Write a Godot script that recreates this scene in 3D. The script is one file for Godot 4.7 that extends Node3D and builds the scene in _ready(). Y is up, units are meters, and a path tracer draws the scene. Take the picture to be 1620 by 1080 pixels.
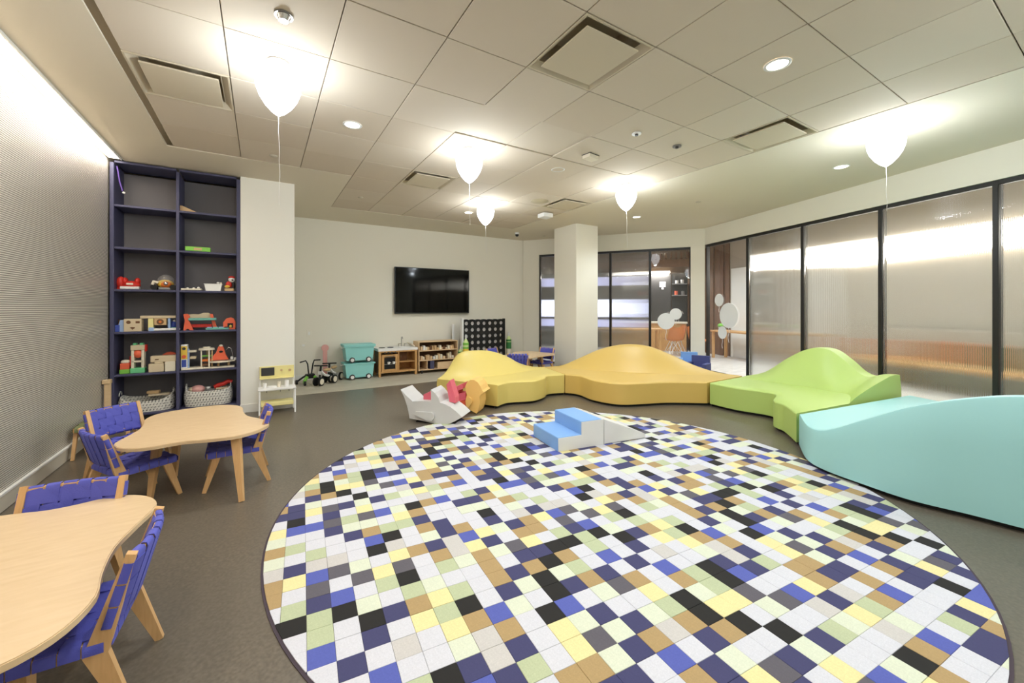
extends Node3D
# A playroom: woven-steel wall and navy shelf on one side, wavy foam seats before a glass wall on the other.

# ---- the lens: pixels of the 1620 x 1080 frame turned into directions ----
const FOC := 639.0
const HOR := 487.0
const EYE := 1.37
const CEIL := 3.08
const TURN := 0.55479
var FW := Vector3(sin(TURN), 0, -cos(TURN))
var RT := Vector3(cos(TURN), 0, sin(TURN))
# right glass wall and middle glass wall start at this corner
const KINK := Vector3(8.09, 0, -5.19)
var RDIR := Vector3(-0.326, 0, 0.945).normalized()
var MDIR := Vector3(-0.586, 0, -0.81).normalized()
const SHELF_Z := -6.33
const BACK_Z := -8.59

var rng := RandomNumberGenerator.new()
var used := {}
var mats := {}
var bevel := 0.004

func _ready() -> void:
	rng.seed = 7
	set_camera_and_light()
	make_textures()
	make_shell()
	make_ceiling()
	make_glass_walls()
	make_outside()
	make_ceiling_fittings()
	make_rug()
	make_foam_seats()
	make_shelf()
	make_tables_and_chairs()
	make_soft_play()
	make_back_wall_things()
	make_shelf_toys()

func set_camera_and_light() -> void:
	var cam := Camera3D.new()
	cam.name = "camera"
	add_child(cam)
	cam.projection = Camera3D.PROJECTION_FRUSTUM
	cam.near = 0.05
	cam.far = 80.0
	cam.size = 2.0 * 0.05 * 540.0 / FOC
	cam.frustum_offset = Vector2(0, -0.05 * (540.0 - HOR) / FOC)
	cam.position = Vector3(0, EYE, 0)
	cam.rotation.y = -TURN
	cam.current = true
	var we := WorldEnvironment.new()
	we.name = "surroundings"
	var e := Environment.new()
	e.background_mode = Environment.BG_COLOR
	e.background_color = Color(0.02, 0.02, 0.02)
	e.tonemap_mode = Environment.TONE_MAPPER_LINEAR
	e.tonemap_exposure = 2.85
	e.sdfgi_enabled = true
	e.ssao_enabled = true
	e.ssil_enabled = true
	we.environment = e
	add_child(we)

# lamp strengths
const WARM := Color(0.92, 0.965, 1.0)
const BALLOON_E := 0.165
const SPOT_E := 0.86

# ---------------------------------------------------------------- helpers
func col(r, g, b) -> Color:
	return Color(r / 255.0, g / 255.0, b / 255.0)

func ray(px) -> Vector3:
	return FW + RT * ((px - 810.0) / FOC)

func pl(px, py, h := 0.0) -> Vector3:      # the point at height h seen at a pixel
	var d = FOC * (EYE - h) / (py - HOR)
	var p = ray(px) * d
	p.y = h
	return p

func oz(px, py, z) -> Vector3:             # the point on a plane of constant z
	var r = ray(px)
	var d = z / r.z
	var p = r * d
	p.y = EYE - (py - HOR) * d / FOC
	return p

func mat(key: String, c: Color, rough := 0.6, metal := 0.0) -> StandardMaterial3D:
	if mats.has(key):
		return mats[key]
	var m := StandardMaterial3D.new()
	m.resource_name = key
	m.albedo_color = c
	m.roughness = rough
	m.metallic = metal
	mats[key] = m
	return m

func m_of(key: String) -> StandardMaterial3D:
	return mats[key]

func numbered(called: String) -> String:
	if not used.has(called):
		used[called] = 0
		return called
	used[called] += 1
	return "%s_%03d" % [called, used[called]]

func thing(called: String, label: String, category: String, at := Vector3.ZERO, yaw := 0.0, group := "") -> Node3D:
	var o := Node3D.new()
	o.name = numbered(called)
	add_child(o)
	o.position = at
	o.rotation.y = yaw
	tag(o, label, category, group)
	return o

func tag(o: Node, label: String, category: String, group := "", kind := "") -> void:
	if label: o.set_meta("label", label)
	if category: o.set_meta("category", category)
	if group: o.set_meta("group", group)
	if kind: o.set_meta("kind", kind)

func structure(called: String) -> Node3D:
	var o := Node3D.new()
	o.name = called
	add_child(o)
	o.set_meta("kind", "structure")
	return o

func copy_of(o: Node3D, at: Vector3, yaw: float, label := "", group := "") -> Node3D:
	var c: Node3D = o.duplicate()
	c.name = numbered(base_name(o.name))
	add_child(c)
	c.position = at
	c.rotation.y = yaw
	if label: c.set_meta("label", label)
	if group: c.set_meta("group", group)
	return c

func base_name(n: String) -> String:
	var k = n.rfind("_")
	return n.substr(0, k) if k > 0 and n.substr(k + 1).is_valid_int() else n.rstrip("0123456789")

func new_st() -> SurfaceTool:
	var s := SurfaceTool.new()
	s.begin(Mesh.PRIMITIVE_TRIANGLES)
	return s

func mesh_of(s: SurfaceTool) -> ArrayMesh:
	s.generate_normals()
	return s.commit()

func put(parent: Node, called: String, what, m: Material) -> MeshInstance3D:
	var o := MeshInstance3D.new()
	o.name = called
	o.mesh = mesh_of(what) if what is SurfaceTool else what
	o.material_override = m
	parent.add_child(o, true)
	return o

func single(called: String, label: String, category: String, what, m: Material, group := "") -> MeshInstance3D:
	var o = put(self, numbered(called), what, m)
	tag(o, label, category, group)
	return o

func struct_mesh(called: String, what, m: Material) -> MeshInstance3D:
	var o = put(self, called, what, m)
	o.set_meta("kind", "structure")
	return o

func tri(s: SurfaceTool, a: Vector3, b: Vector3, c: Vector3) -> void:   # counter-clockwise from outside
	s.add_vertex(a)
	s.add_vertex(c)
	s.add_vertex(b)

func quad(s: SurfaceTool, a: Vector3, b: Vector3, c: Vector3, d: Vector3) -> void:
	tri(s, a, b, c)
	tri(s, a, c, d)

func box(s: SurfaceTool, c: Vector3, z: Vector3, t := Transform3D.IDENTITY, bev := -1.0) -> void:   # chamfered box
	var h = z * 0.5
	var r = min(bevel if bev < 0.0 else bev, min(h.x, min(h.y, h.z)) * 0.4)
	s.set_smooth_group(-1)
	var f = func(sx, sy, sz, ax):    # corner sx sy sz, the face that it lies on
		var k = Vector3(h.x - (0.0 if ax == 0 else r), h.y - (0.0 if ax == 1 else r), h.z - (0.0 if ax == 2 else r))
		return t * (c + Vector3(sx * k.x, sy * k.y, sz * k.z))
	for g in [-1, 1]:
		for ax in 3:
			var q = []
			for uv in [[-1, -1], [1, -1], [1, 1], [-1, 1]]:
				var v = [0, 0, 0]
				v[ax] = g
				v[(ax + 1) % 3] = uv[0]
				v[(ax + 2) % 3] = uv[1]
				q.append(f.call(v[0], v[1], v[2], ax))
			if g > 0: quad(s, q[0], q[1], q[2], q[3])
			else: quad(s, q[3], q[2], q[1], q[0])
	if r <= 0.0: return
	for ax in 3:        # edges along ax
		for a in [-1, 1]:
			for b in [-1, 1]:
				var lo = [0, 0, 0]
				var hi = [0, 0, 0]
				lo[ax] = -1
				hi[ax] = 1
				lo[(ax + 1) % 3] = a
				hi[(ax + 1) % 3] = a
				lo[(ax + 2) % 3] = b
				hi[(ax + 2) % 3] = b
				var p = f.call(lo[0], lo[1], lo[2], (ax + 1) % 3)
				var q = f.call(hi[0], hi[1], hi[2], (ax + 1) % 3)
				var u = f.call(hi[0], hi[1], hi[2], (ax + 2) % 3)
				var w = f.call(lo[0], lo[1], lo[2], (ax + 2) % 3)
				if a * b > 0: quad(s, p, w, u, q)
				else: quad(s, p, q, u, w)
	for a in [-1, 1]:
		for b in [-1, 1]:
			for d in [-1, 1]:
				var p = f.call(a, b, d, 0)
				var q = f.call(a, b, d, 1)
				var u = f.call(a, b, d, 2)
				if a * b * d > 0: tri(s, p, q, u)
				else: tri(s, p, u, q)

func taper_bar(s: SurfaceTool, a: Vector3, b: Vector3, wa: Vector2, wb: Vector2, side: Vector3) -> void:   # a bar of rectangular section
	var ax = (b - a).normalized()
	var x = (side - ax * side.dot(ax)).normalized()
	var y = ax.cross(x)
	s.set_smooth_group(-1)
	var p = []
	for k in 2:
		var o = a if k == 0 else b
		var w = wa if k == 0 else wb
		for uv in [[-1, -1], [1, -1], [1, 1], [-1, 1]]:
			p.append(o + x * uv[0] * w.x * 0.5 + y * uv[1] * w.y * 0.5)
	for k in 4:
		quad(s, p[k], p[(k + 1) % 4], p[(k + 1) % 4 + 4], p[k + 4])
	quad(s, p[3], p[2], p[1], p[0])
	quad(s, p[4], p[5], p[6], p[7])

func tube(s: SurfaceTool, pts: Array, r, seg := 8) -> void:
	s.set_smooth_group(0)
	var rings = []
	var up = Vector3.UP
	for i in pts.size():
		var d: Vector3 = (pts[min(i + 1, pts.size() - 1)] - pts[max(i - 1, 0)]).normalized()
		if abs(d.dot(up)) > 0.95: up = Vector3.RIGHT if abs(d.x) < 0.8 else Vector3.BACK
		var x = d.cross(up).normalized()
		up = x.cross(d).normalized()
		var rad = r[i] if r is Array else r
		var ring = []
		for k in seg:
			var a = TAU * k / seg
			ring.append(pts[i] + (x * cos(a) - up * sin(a)) * rad)
		rings.append(ring)
	skin(s, rings, true)
	cap(s, rings[0], true)
	cap(s, rings[-1], false)

func skin(s: SurfaceTool, rings: Array, closed: bool) -> void:
	for i in rings.size() - 1:
		var a = rings[i]
		var b = rings[i + 1]
		for k in (a.size() if closed else a.size() - 1):
			var n = (k + 1) % a.size()
			quad(s, a[k], a[n], b[n], b[k])

func cap(s: SurfaceTool, ring: Array, flip: bool) -> void:
	s.set_smooth_group(-1)
	var c = Vector3.ZERO
	for p in ring: c += p
	c /= ring.size()
	for k in ring.size():
		var n = (k + 1) % ring.size()
		if flip: tri(s, c, ring[n], ring[k])
		else: tri(s, c, ring[k], ring[n])
	s.set_smooth_group(0)

func lathe(s: SurfaceTool, prof: Array, seg := 24, t := Transform3D.IDENTITY, group := 0) -> void:   # profile of (radius, height), from the bottom up
	s.set_smooth_group(group)
	var rings = []
	for p in prof:
		var ring = []
		for k in seg:
			var a = -TAU * k / seg
			ring.append(t * Vector3(p.x * cos(a), p.y, p.x * sin(a)))
		rings.append(ring)
	skin(s, rings, true)

func cyl(s: SurfaceTool, a: Vector3, b: Vector3, r: float, seg := 16, r2 := -1.0) -> void:
	var ax = (b - a)
	var l = ax.length()
	ax /= l
	var x = ax.cross(Vector3.UP if abs(ax.y) < 0.9 else Vector3.RIGHT).normalized()
	var z = x.cross(ax)
	var t = Transform3D(Basis(x, ax, z), a)
	if r2 < 0.0: r2 = r
	lathe(s, [Vector2(r, 0), Vector2(r2, l)], seg, t, 1)
	lathe(s, [Vector2(0, 0), Vector2(r, 0)], seg, t, 2)
	lathe(s, [Vector2(r2, l), Vector2(0, l)], seg, t, 3)

func ball(s: SurfaceTool, c: Vector3, r: Vector3, t := Transform3D.IDENTITY, seg := 16) -> void:
	var prof = []
	for i in range(0, seg / 2 + 1):
		var a = -PI / 2 + PI * i / (seg / 2)
		prof.append(Vector2(cos(a), sin(a)))
	lathe(s, prof, seg, t * Transform3D(Basis.from_scale(r), c), 0)

func prism(s: SurfaceTool, poly: PackedVector2Array, lo: float, hi: float, t := Transform3D.IDENTITY, smooth := false) -> void:
	# the outline lies in x and -z seen from above; y runs from lo to hi
	if Geometry2D.is_polygon_clockwise(poly):
		poly = poly.duplicate()
		poly.reverse()
	var idx = Geometry2D.triangulate_polygon(poly)
	s.set_smooth_group(-1)
	var P = func(v, y): return t * Vector3(v.x, y, -v.y)
	for k in range(0, idx.size(), 3):
		var a = poly[idx[k]]
		var b = poly[idx[k + 1]]
		var c = poly[idx[k + 2]]
		if (b - a).cross(c - a) < 0.0:
			var q = b
			b = c
			c = q
		tri(s, P.call(a, hi), P.call(b, hi), P.call(c, hi))
		tri(s, P.call(a, lo), P.call(c, lo), P.call(b, lo))
	if smooth: s.set_smooth_group(5)
	for k in poly.size():
		var a = poly[k]
		var b = poly[(k + 1) % poly.size()]
		quad(s, P.call(a, lo), P.call(b, lo), P.call(b, hi), P.call(a, hi))
	s.set_smooth_group(0)

func xz(list: Array) -> PackedVector2Array:     # world x, z pairs to the outline that prism() wants
	var out := PackedVector2Array()
	for p in list: out.append(Vector2(p[0], -p[1]))
	return out

func upright(origin: Vector3, x_axis: Vector3, out_axis: Vector3) -> Transform3D:   # prism outlines drawn in (x, up); thickness along out_axis
	return Transform3D(Basis(x_axis, out_axis, -Vector3.UP), origin)

func rnd_poly(pts: Array, n := 6) -> PackedVector2Array:      # closed Catmull-Rom through the points
	var out := PackedVector2Array()
	var m = pts.size()
	for i in m:
		var a = pts[(i + m - 1) % m]
		var b = pts[i]
		var c = pts[(i + 1) % m]
		var d = pts[(i + 2) % m]
		for k in n:
			out.append(b.cubic_interpolate(c, a, d, float(k) / n))
	return out

func along(list: Array, t: float):          # open Catmull-Rom, t from 0 to 1
	var n = list.size() - 1
	var f = clamp(t, 0.0, 1.0) * n
	var i = min(int(f), n - 1)
	var a = list[max(i - 1, 0)]
	var b = list[i]
	var c = list[i + 1]
	var d = list[min(i + 2, n)]
	if b is float or b is int:
		return cubic_interpolate(b, c, a, d, f - i)
	return b.cubic_interpolate(c, a, d, f - i)

func shape(s: SurfaceTool, a: Array) -> void:     # short notation for parts of small things
	match a[0]:
		"b": box(s, Vector3(a[1], a[2], a[3]), Vector3(a[4], a[5], a[6]))
		"by": box(s, Vector3.ZERO, Vector3(a[4], a[5], a[6]), Transform3D(Basis(Vector3.UP, a[7]), Vector3(a[1], a[2], a[3])))
		"bx": box(s, Vector3.ZERO, Vector3(a[4], a[5], a[6]), Transform3D(Basis(Vector3.RIGHT, a[7]), Vector3(a[1], a[2], a[3])))
		"bz": box(s, Vector3.ZERO, Vector3(a[4], a[5], a[6]), Transform3D(Basis(Vector3.BACK, a[7]), Vector3(a[1], a[2], a[3])))
		"cy": cyl(s, Vector3(a[1], a[2], a[3]), Vector3(a[1], a[2] + a[5], a[3]), a[4], 16, a[6] if a.size() > 6 else -1.0)
		"cx": cyl(s, Vector3(a[1] - a[5] * 0.5, a[2], a[3]), Vector3(a[1] + a[5] * 0.5, a[2], a[3]), a[4])
		"cz": cyl(s, Vector3(a[1], a[2], a[3] - a[5] * 0.5), Vector3(a[1], a[2], a[3] + a[5] * 0.5), a[4])
		"e": ball(s, Vector3(a[1], a[2], a[3]), Vector3(a[4], a[5], a[6]))
		"t":
			var pts = []
			for p in a[2]: pts.append(Vector3(p[0], p[1], p[2]))
			tube(s, pts, a[1])
		"p":      # outline in x, y, thickness along z from a[2] to a[3]
			var poly := PackedVector2Array()
			for p in a[1]: poly.append(Vector2(p[0], p[1]))
			prism(s, poly, a[2], a[3], upright(Vector3.ZERO, Vector3.RIGHT, Vector3.BACK))

func parts(o: Node, list: Array) -> void:      # [part name, material key, shape, shape ...]
	for p in list:
		var s = new_st()
		for k in range(2, p.size()): shape(s, p[k])
		var to = o
		var called: String = p[0]
		if ">" in called:      # a piece of the part of that name put last
			var both = called.split(">")
			called = both[1]
			for ch in o.get_children():
				if base_name(ch.name) == both[0]: to = ch
		put(to, called, s, m_of(p[1]))

# ---------------------------------------------------------------- textures and materials
func noise_tex(size: int, freq: float, lo: Color, hi: Color, octaves := 4, stretch := Vector2.ONE, sd := 3) -> ImageTexture:
	var n := FastNoiseLite.new()
	n.seed = sd
	n.noise_type = FastNoiseLite.TYPE_SIMPLEX_SMOOTH
	n.frequency = freq
	n.fractal_octaves = octaves
	var im := Image.create(size, size, false, Image.FORMAT_RGB8)
	for y in size:
		for x in size:
			# made to repeat by fading two reads into each other
			var u = float(x) / size
			var v = float(y) / size
			var a = TAU * u
			var b = TAU * v
			var R = size / TAU
			var k = n.get_noise_3d(R * cos(a) * stretch.x, R * sin(a) * stretch.x, y * stretch.y) * (1.0 - v) + n.get_noise_3d(R * cos(a) * stretch.x, R * sin(a) * stretch.x, (y - size) * stretch.y) * v
			k = clamp(0.5 + k * 0.9, 0.0, 1.0)
			im.set_pixel(x, y, lo.lerp(hi, k))
	im.generate_mipmaps()
	return ImageTexture.create_from_image(im)

func textured(key: String, tex: Texture2D, rough: float, scale: float, world := false) -> StandardMaterial3D:
	var m = mat(key, Color.WHITE, rough)
	m.albedo_texture = tex
	m.uv1_triplanar = true
	m.uv1_world_triplanar = world
	m.uv1_scale = Vector3.ONE * scale
	return m

func make_textures() -> void:
	var W := Color.WHITE
	textured("floor_rubber", noise_tex(256, 0.18, col(94, 85, 72), col(115, 105, 91), 3), 0.33, 1.1, true)
	m_of("floor_rubber").metallic_specular = 0.5
	var wood_t = noise_tex(256, 0.02, col(211, 181, 139), col(220, 192, 153), 4, Vector2(1.0, 5.0), 11)
	textured("maple", wood_t, 0.4, 1.3)
	textured("maple_leg", noise_tex(256, 0.02, col(206, 160, 106), col(222, 178, 124), 4, Vector2(7.0, 0.8), 12), 0.42, 2.0)
	textured("oak_floor", noise_tex(256, 0.02, col(176, 166, 146), col(206, 198, 180), 4, Vector2(0.6, 9.0), 13), 0.5, 0.9, true)
	textured("birch", noise_tex(128, 0.03, col(214, 180, 138), col(228, 198, 158), 3, Vector2(1, 5), 14), 0.5, 2.0)
	textured("oak", noise_tex(128, 0.03, col(196, 146, 88), col(214, 168, 108), 3, Vector2(6, 1), 15), 0.5, 2.0)
	textured("walnut", noise_tex(128, 0.03, col(104, 72, 48), col(134, 98, 68), 3, Vector2(8, 0.7), 16), 0.5, 1.2)
	textured("cafe_floor", noise_tex(128, 0.03, col(196, 190, 180), col(222, 217, 208), 3, Vector2(0.7, 6), 17), 0.45, 0.8, true)
	mat("wall_paint", col(236, 231, 216), 0.75)
	mat("pier_paint", col(240, 238, 229), 0.75)
	mat("ceiling_paint", col(225, 215, 195), 0.8)
	mat("tile_paint", col(211, 197, 177), 0.85)
	mat("tile_paint_2", col(215, 202, 183), 0.85)
	mat("plenum", col(214, 206, 192), 0.9)
	mat("base_paint", col(203, 194, 176), 0.6)
	mat("white_trim", col(236, 234, 228), 0.4)
	mat("black_metal", col(26, 24, 22), 0.4)
	mat("black", col(14, 13, 12), 0.6)
	mat("black_plastic", col(24, 24, 25), 0.4)
	mat("grey_metal", col(150, 150, 150), 0.35, 0.8)
	mat("chrome", col(200, 200, 200), 0.15, 1.0)
	mat("white", col(236, 234, 230), 0.5)
	mat("white_plastic", col(240, 239, 235), 0.35)
	mat("cream", col(232, 222, 200), 0.55)
	mat("navy", col(70, 70, 100), 0.5)
	mat("shelf_back_grey_lit", col(112, 108, 110), 0.6)  # grey shelf back, with lamp glow of the upper cells lightened into its colour
	mat("vent_paint", col(206, 193, 168), 0.7)
	# webbing: a fine ribbed cloth
	for w in [["web_blue", col(84, 87, 182)], ["web_olive", col(116, 122, 78)]]:
		var m = mat(w[0], w[1], 0.65)
		m.rim_enabled = true
		m.rim = 0.25
		m.heightmap_enabled = true
		m.heightmap_texture = noise_tex(64, 0.25, Color.BLACK, W, 1, Vector2(1, 6), 18)
		m.heightmap_scale = 0.06
		m.uv1_triplanar = true
		m.uv1_scale = Vector3.ONE * 18.0
	# foam skins
	for w in [["foam_yellow", col(220, 198, 112)], ["foam_orange", col(216, 181, 98)], ["foam_green", col(184, 207, 114)], ["foam_teal", col(162, 212, 210)]]:
		mat(w[0], w[1], 0.46)
	for w in [["sky_blue", col(132, 174, 226)], ["vinyl_white", col(226, 224, 220)], ["soft_grey", col(206, 204, 200)], ["pink", col(226, 104, 120)], ["peach", col(240, 194, 112)],
			["red", col(206, 46, 34)], ["coral", col(232, 104, 70)], ["orange", col(222, 120, 50)], ["yellow", col(236, 198, 76)], ["pale_yellow", col(240, 228, 158)], ["lime", col(128, 196, 74)],
			["green", col(46, 120, 58)], ["mint", col(110, 200, 140)], ["teal_toy", col(110, 176, 164)], ["aqua", col(150, 218, 214)], ["aqua_dark", col(92, 180, 176)], ["blue", col(62, 84, 170)], ["pale_blue", col(160, 186, 226)],
			["tan", col(206, 172, 126)], ["beige", col(214, 196, 164)], ["brown", col(112, 76, 48)], ["pale_pink", col(228, 168, 160)], ["violet", col(96, 70, 150)], ["grey", col(128, 126, 122)], ["dark_grey", col(58, 57, 56)],
			["pale_green", col(206, 224, 150)], ["shell_orange", col(196, 120, 66)], ["olive_cloth", col(96, 100, 58)]]:
		mat(w[0], w[1], 0.5)
	mat("screen", col(6, 5, 4), 0.06)
	m_of("screen").metallic_specular = 0.35
	# glass
	var g = mat("clear_glass", Color(1, 1, 1, 0.04), 0.0)
	g.transparency = BaseMaterial3D.TRANSPARENCY_ALPHA
	var f = mat("reeded_glass", Color(0.95, 0.96, 0.95, 0.04), 0.05)
	f.transparency = BaseMaterial3D.TRANSPARENCY_ALPHA
	f.refraction_enabled = true
	f.refraction_scale = 0.05
	var bub = mat("bubble", Color(1, 1, 1, 0.12), 0.05)
	bub.transparency = BaseMaterial3D.TRANSPARENCY_ALPHA
	# woven steel: little raised bars in rows, with slots between them
	var im := Image.create(64, 64, false, Image.FORMAT_RGB8)
	var hm := Image.create(64, 64, false, Image.FORMAT_RGB8)
	for y in 64:
		for x in 64:
			var row = int(y / 32)
			var v = fmod(y, 32.0) / 32.0
			var u = fmod(x + row * 16, 32.0) / 32.0
			var bar = smoothstep(0.0, 0.18, v) * (1.0 - smoothstep(0.55, 0.75, v))
			var tip = smoothstep(0.0, 0.12, u) * (1.0 - smoothstep(0.68, 0.82, u))
			var slot = (1.0 - bar) * (1.0 if u > 0.3 else 0.35)
			im.set_pixel(x, y, col(240, 234, 222).lerp(col(122, 112, 101), clamp(slot, 0, 1)))
			var k = bar * (0.55 + 0.45 * tip)
			hm.set_pixel(x, y, Color(k, k, k))
	im.generate_mipmaps()
	var st_m = mat("woven_steel", Color.WHITE, 0.34, 0.2)
	st_m.albedo_texture = ImageTexture.create_from_image(im)
	st_m.heightmap_enabled = true
	st_m.heightmap_texture = ImageTexture.create_from_image(hm)
	st_m.heightmap_scale = 0.25
	st_m.uv1_triplanar = true
	st_m.uv1_world_triplanar = true
	st_m.uv1_scale = Vector3.ONE * 33.0
	# coiled rope baskets: pale rope with dark stitches
	var bi := Image.create(32, 32, false, Image.FORMAT_RGB8)
	for y in 32:
		for x in 32:
			var dark = (x + y / 2) % 16 < 5 and y % 16 < 9
			bi.set_pixel(x, y, col(52, 50, 48) if dark else col(226, 222, 212))
	bi.generate_mipmaps()
	textured("rope", ImageTexture.create_from_image(bi), 0.8, 16.0)

func glow(key: String, c: Color, energy: float) -> StandardMaterial3D:
	var m = mat(key, c, 0.5)
	m.emission_enabled = true
	m.emission = c
	m.emission_energy_multiplier = energy
	return m

# ---------------------------------------------------------------- shell
func wall_between(called: String, a: Vector3, b: Vector3, lo: float, hi: float, thick: float, m: Material) -> MeshInstance3D:
	# a wall whose room face runs from a to b; the thickness lies to the left of that direction seen from above
	var s = new_st()
	var d = (b - a).normalized()
	var n = Vector3(d.z, 0, -d.x)
	s.set_smooth_group(-1)
	var t = Transform3D(Basis(d, Vector3.UP, d.cross(Vector3.UP)), (a + b) * 0.5 + n * thick * 0.5)
	box(s, Vector3(0, (lo + hi) * 0.5, 0), Vector3((b - a).length(), hi - lo, thick), t, 0.0)
	return struct_mesh(called, s, m)

func room_outline() -> PackedVector2Array:
	var r_end = KINK + RDIR * 7.8
	return xz([[-1.49, BACK_Z], [5.66, BACK_Z], [KINK.x, KINK.z], [r_end.x, r_end.z], [-1.49, r_end.z]])

func make_shell() -> void:
	var r_end = KINK + RDIR * 7.8
	var zf = r_end.z
	var s = new_st()
	prism(s, room_outline(), -0.1, 0.0)
	var fl = struct_mesh("floor", s, m_of("floor_rubber"))
	s = new_st()
	box(s, Vector3(2.95, 0.003, -7.87), Vector3(5.12, 0.006, 1.44), Transform3D.IDENTITY, 0.001)
	put(fl, "oak_strip", s, m_of("oak_floor"))
	# left wall with the woven steel sheet on it
	var wl = wall_between("wall_left", Vector3(-1.50, 0, zf), Vector3(-1.50, 0, BACK_Z), 0, 3.3, 0.12, m_of("wall_paint"))
	s = new_st()
	box(s, Vector3(-1.492, (0.135 + 3.06) * 0.5, (zf + SHELF_Z) * 0.5), Vector3(0.012, 3.06 - 0.135, zf - SHELF_Z - 0.01), Transform3D.IDENTITY, 0.0)
	put(wl, "woven_steel_sheet", s, m_of("woven_steel"))
	var bl = structure("baseboard_left")
	s = new_st()
	box(s, Vector3(-1.488, 0.055, (zf + SHELF_Z) * 0.5), Vector3(0.018, 0.11, zf - SHELF_Z - 0.01))
	put(bl, "base", s, m_of("base_paint"))
	s = new_st()
	box(s, Vector3(-1.483, 0.122, (zf + SHELF_Z) * 0.5), Vector3(0.028, 0.022, zf - SHELF_Z - 0.01))
	put(bl, "white_ledge", s, m_of("white_trim"))
	# the pier beside the shelf, the niche behind it
	s = new_st()
	box(s, Vector3(0.075, 1.6, -6.33 - 1.13), Vector3(0.62, 3.2, 2.26), Transform3D.IDENTITY, 0.002)
	struct_mesh("wall_pier", s, m_of("pier_paint"))
	s = new_st()
	box(s, Vector3(0.075, 0.055, -6.326), Vector3(0.63, 0.11, 0.012))
	struct_mesh("baseboard_pier", s, m_of("white_trim"))
	wall_between("wall_back", Vector3(-1.5, 0, BACK_Z), Vector3(5.66, 0, BACK_Z), 0, 3.3, 0.12, m_of("wall_paint"))
	s = new_st()
	box(s, Vector3(3.0, 0.05, BACK_Z + 0.006), Vector3(5.2, 0.1, 0.012))
	struct_mesh("baseboard_back", s, m_of("white_trim"))
	wall_between("wall_front", Vector3(r_end.x, 0, zf), Vector3(-1.5, 0, zf), 0, 3.3, 0.12, m_of("wall_paint"))
	# middle wall: solid at both ends and above the glass
	var A = KINK + MDIR * 4.17
	wall_between("wall_middle", A, KINK + MDIR * 3.75, 0, 3.3, 0.12, m_of("wall_paint"))
	wall_between("wall_middle_end", KINK + MDIR * 0.28, KINK, 0, 3.3, 0.12, m_of("wall_paint"))
	wall_between("wall_middle_head", KINK + MDIR * 3.75, KINK + MDIR * 0.28, 2.70, 3.3, 0.12, m_of("wall_paint"))
	wall_between("wall_right_head", KINK, r_end, 2.73, 3.3, 0.12, m_of("wall_paint"))
	wall_between("wall_right_end", KINK + RDIR * 6.76, r_end, 0, 2.73, 0.12, m_of("wall_paint"))
	# the free column
	s = new_st()
	box(s, Vector3(5.695, 1.55, -6.61), Vector3(0.59, 3.1, 0.72), Transform3D.IDENTITY, 0.003)
	struct_mesh("wall_column", s, m_of("wall_paint"))

# ---------------------------------------------------------------- ceiling
const TX0 := -0.80
const TW := 0.60
const TZ0 := -7.43
const TD := 0.63
var vent_cells := [[0, 5], [0, 8], [4, 8], [4, 3], [8, 3], [8, 8]]

func make_ceiling() -> void:
	var c = structure("ceiling")
	var room = room_outline()
	var zf = (KINK + RDIR * 7.8).z
	var s = new_st()
	for r in [[-1.36, -0.85, -9.0, 3.0], [-0.85, 0.995, -9.0, -5.55], [0.995, 9.0, -9.0, -7.44], [4.61, 9.0, -7.44, 3.0]]:
		var rect = xz([[r[0], r[2]], [r[1], r[2]], [r[1], r[3]], [r[0], r[3]]])
		for p in Geometry2D.intersect_polygons(room, rect): prism(s, p, CEIL, CEIL + 0.014)
	put(c, "soffit", s, m_of("ceiling_paint"))
	s = new_st()
	prism(s, room, 3.3, 3.4)
	put(c, "slab", s, m_of("plenum"))
	# lay-in tiles: each a panel of its own, some sitting a little lower or higher
	var tile = new_st()
	box(tile, Vector3.ZERO, Vector3(TW - 0.006, 0.018, TD - 0.006), Transform3D.IDENTITY, 0.002)
	var tm = mesh_of(tile)
	for i in 9:
		for j in 14:
			if i < 3 and j < 3: continue
			if [i, j] in vent_cells: continue
			var o = put(c, "ceiling_tile", tm, m_of("tile_paint" if rng.randf() < 0.6 else "tile_paint_2"))
			var y = CEIL + 0.010 + rng.randf_range(-0.001, 0.003)
			if j == 6 and i in [4, 5]: y += 0.012
			if j == 5 and i == 6: y -= 0.004
			if i == 0: y += 0.004
			o.position = Vector3(TX0 + TW * (i + 0.5), y, TZ0 + TD * (j + 0.5))

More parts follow.
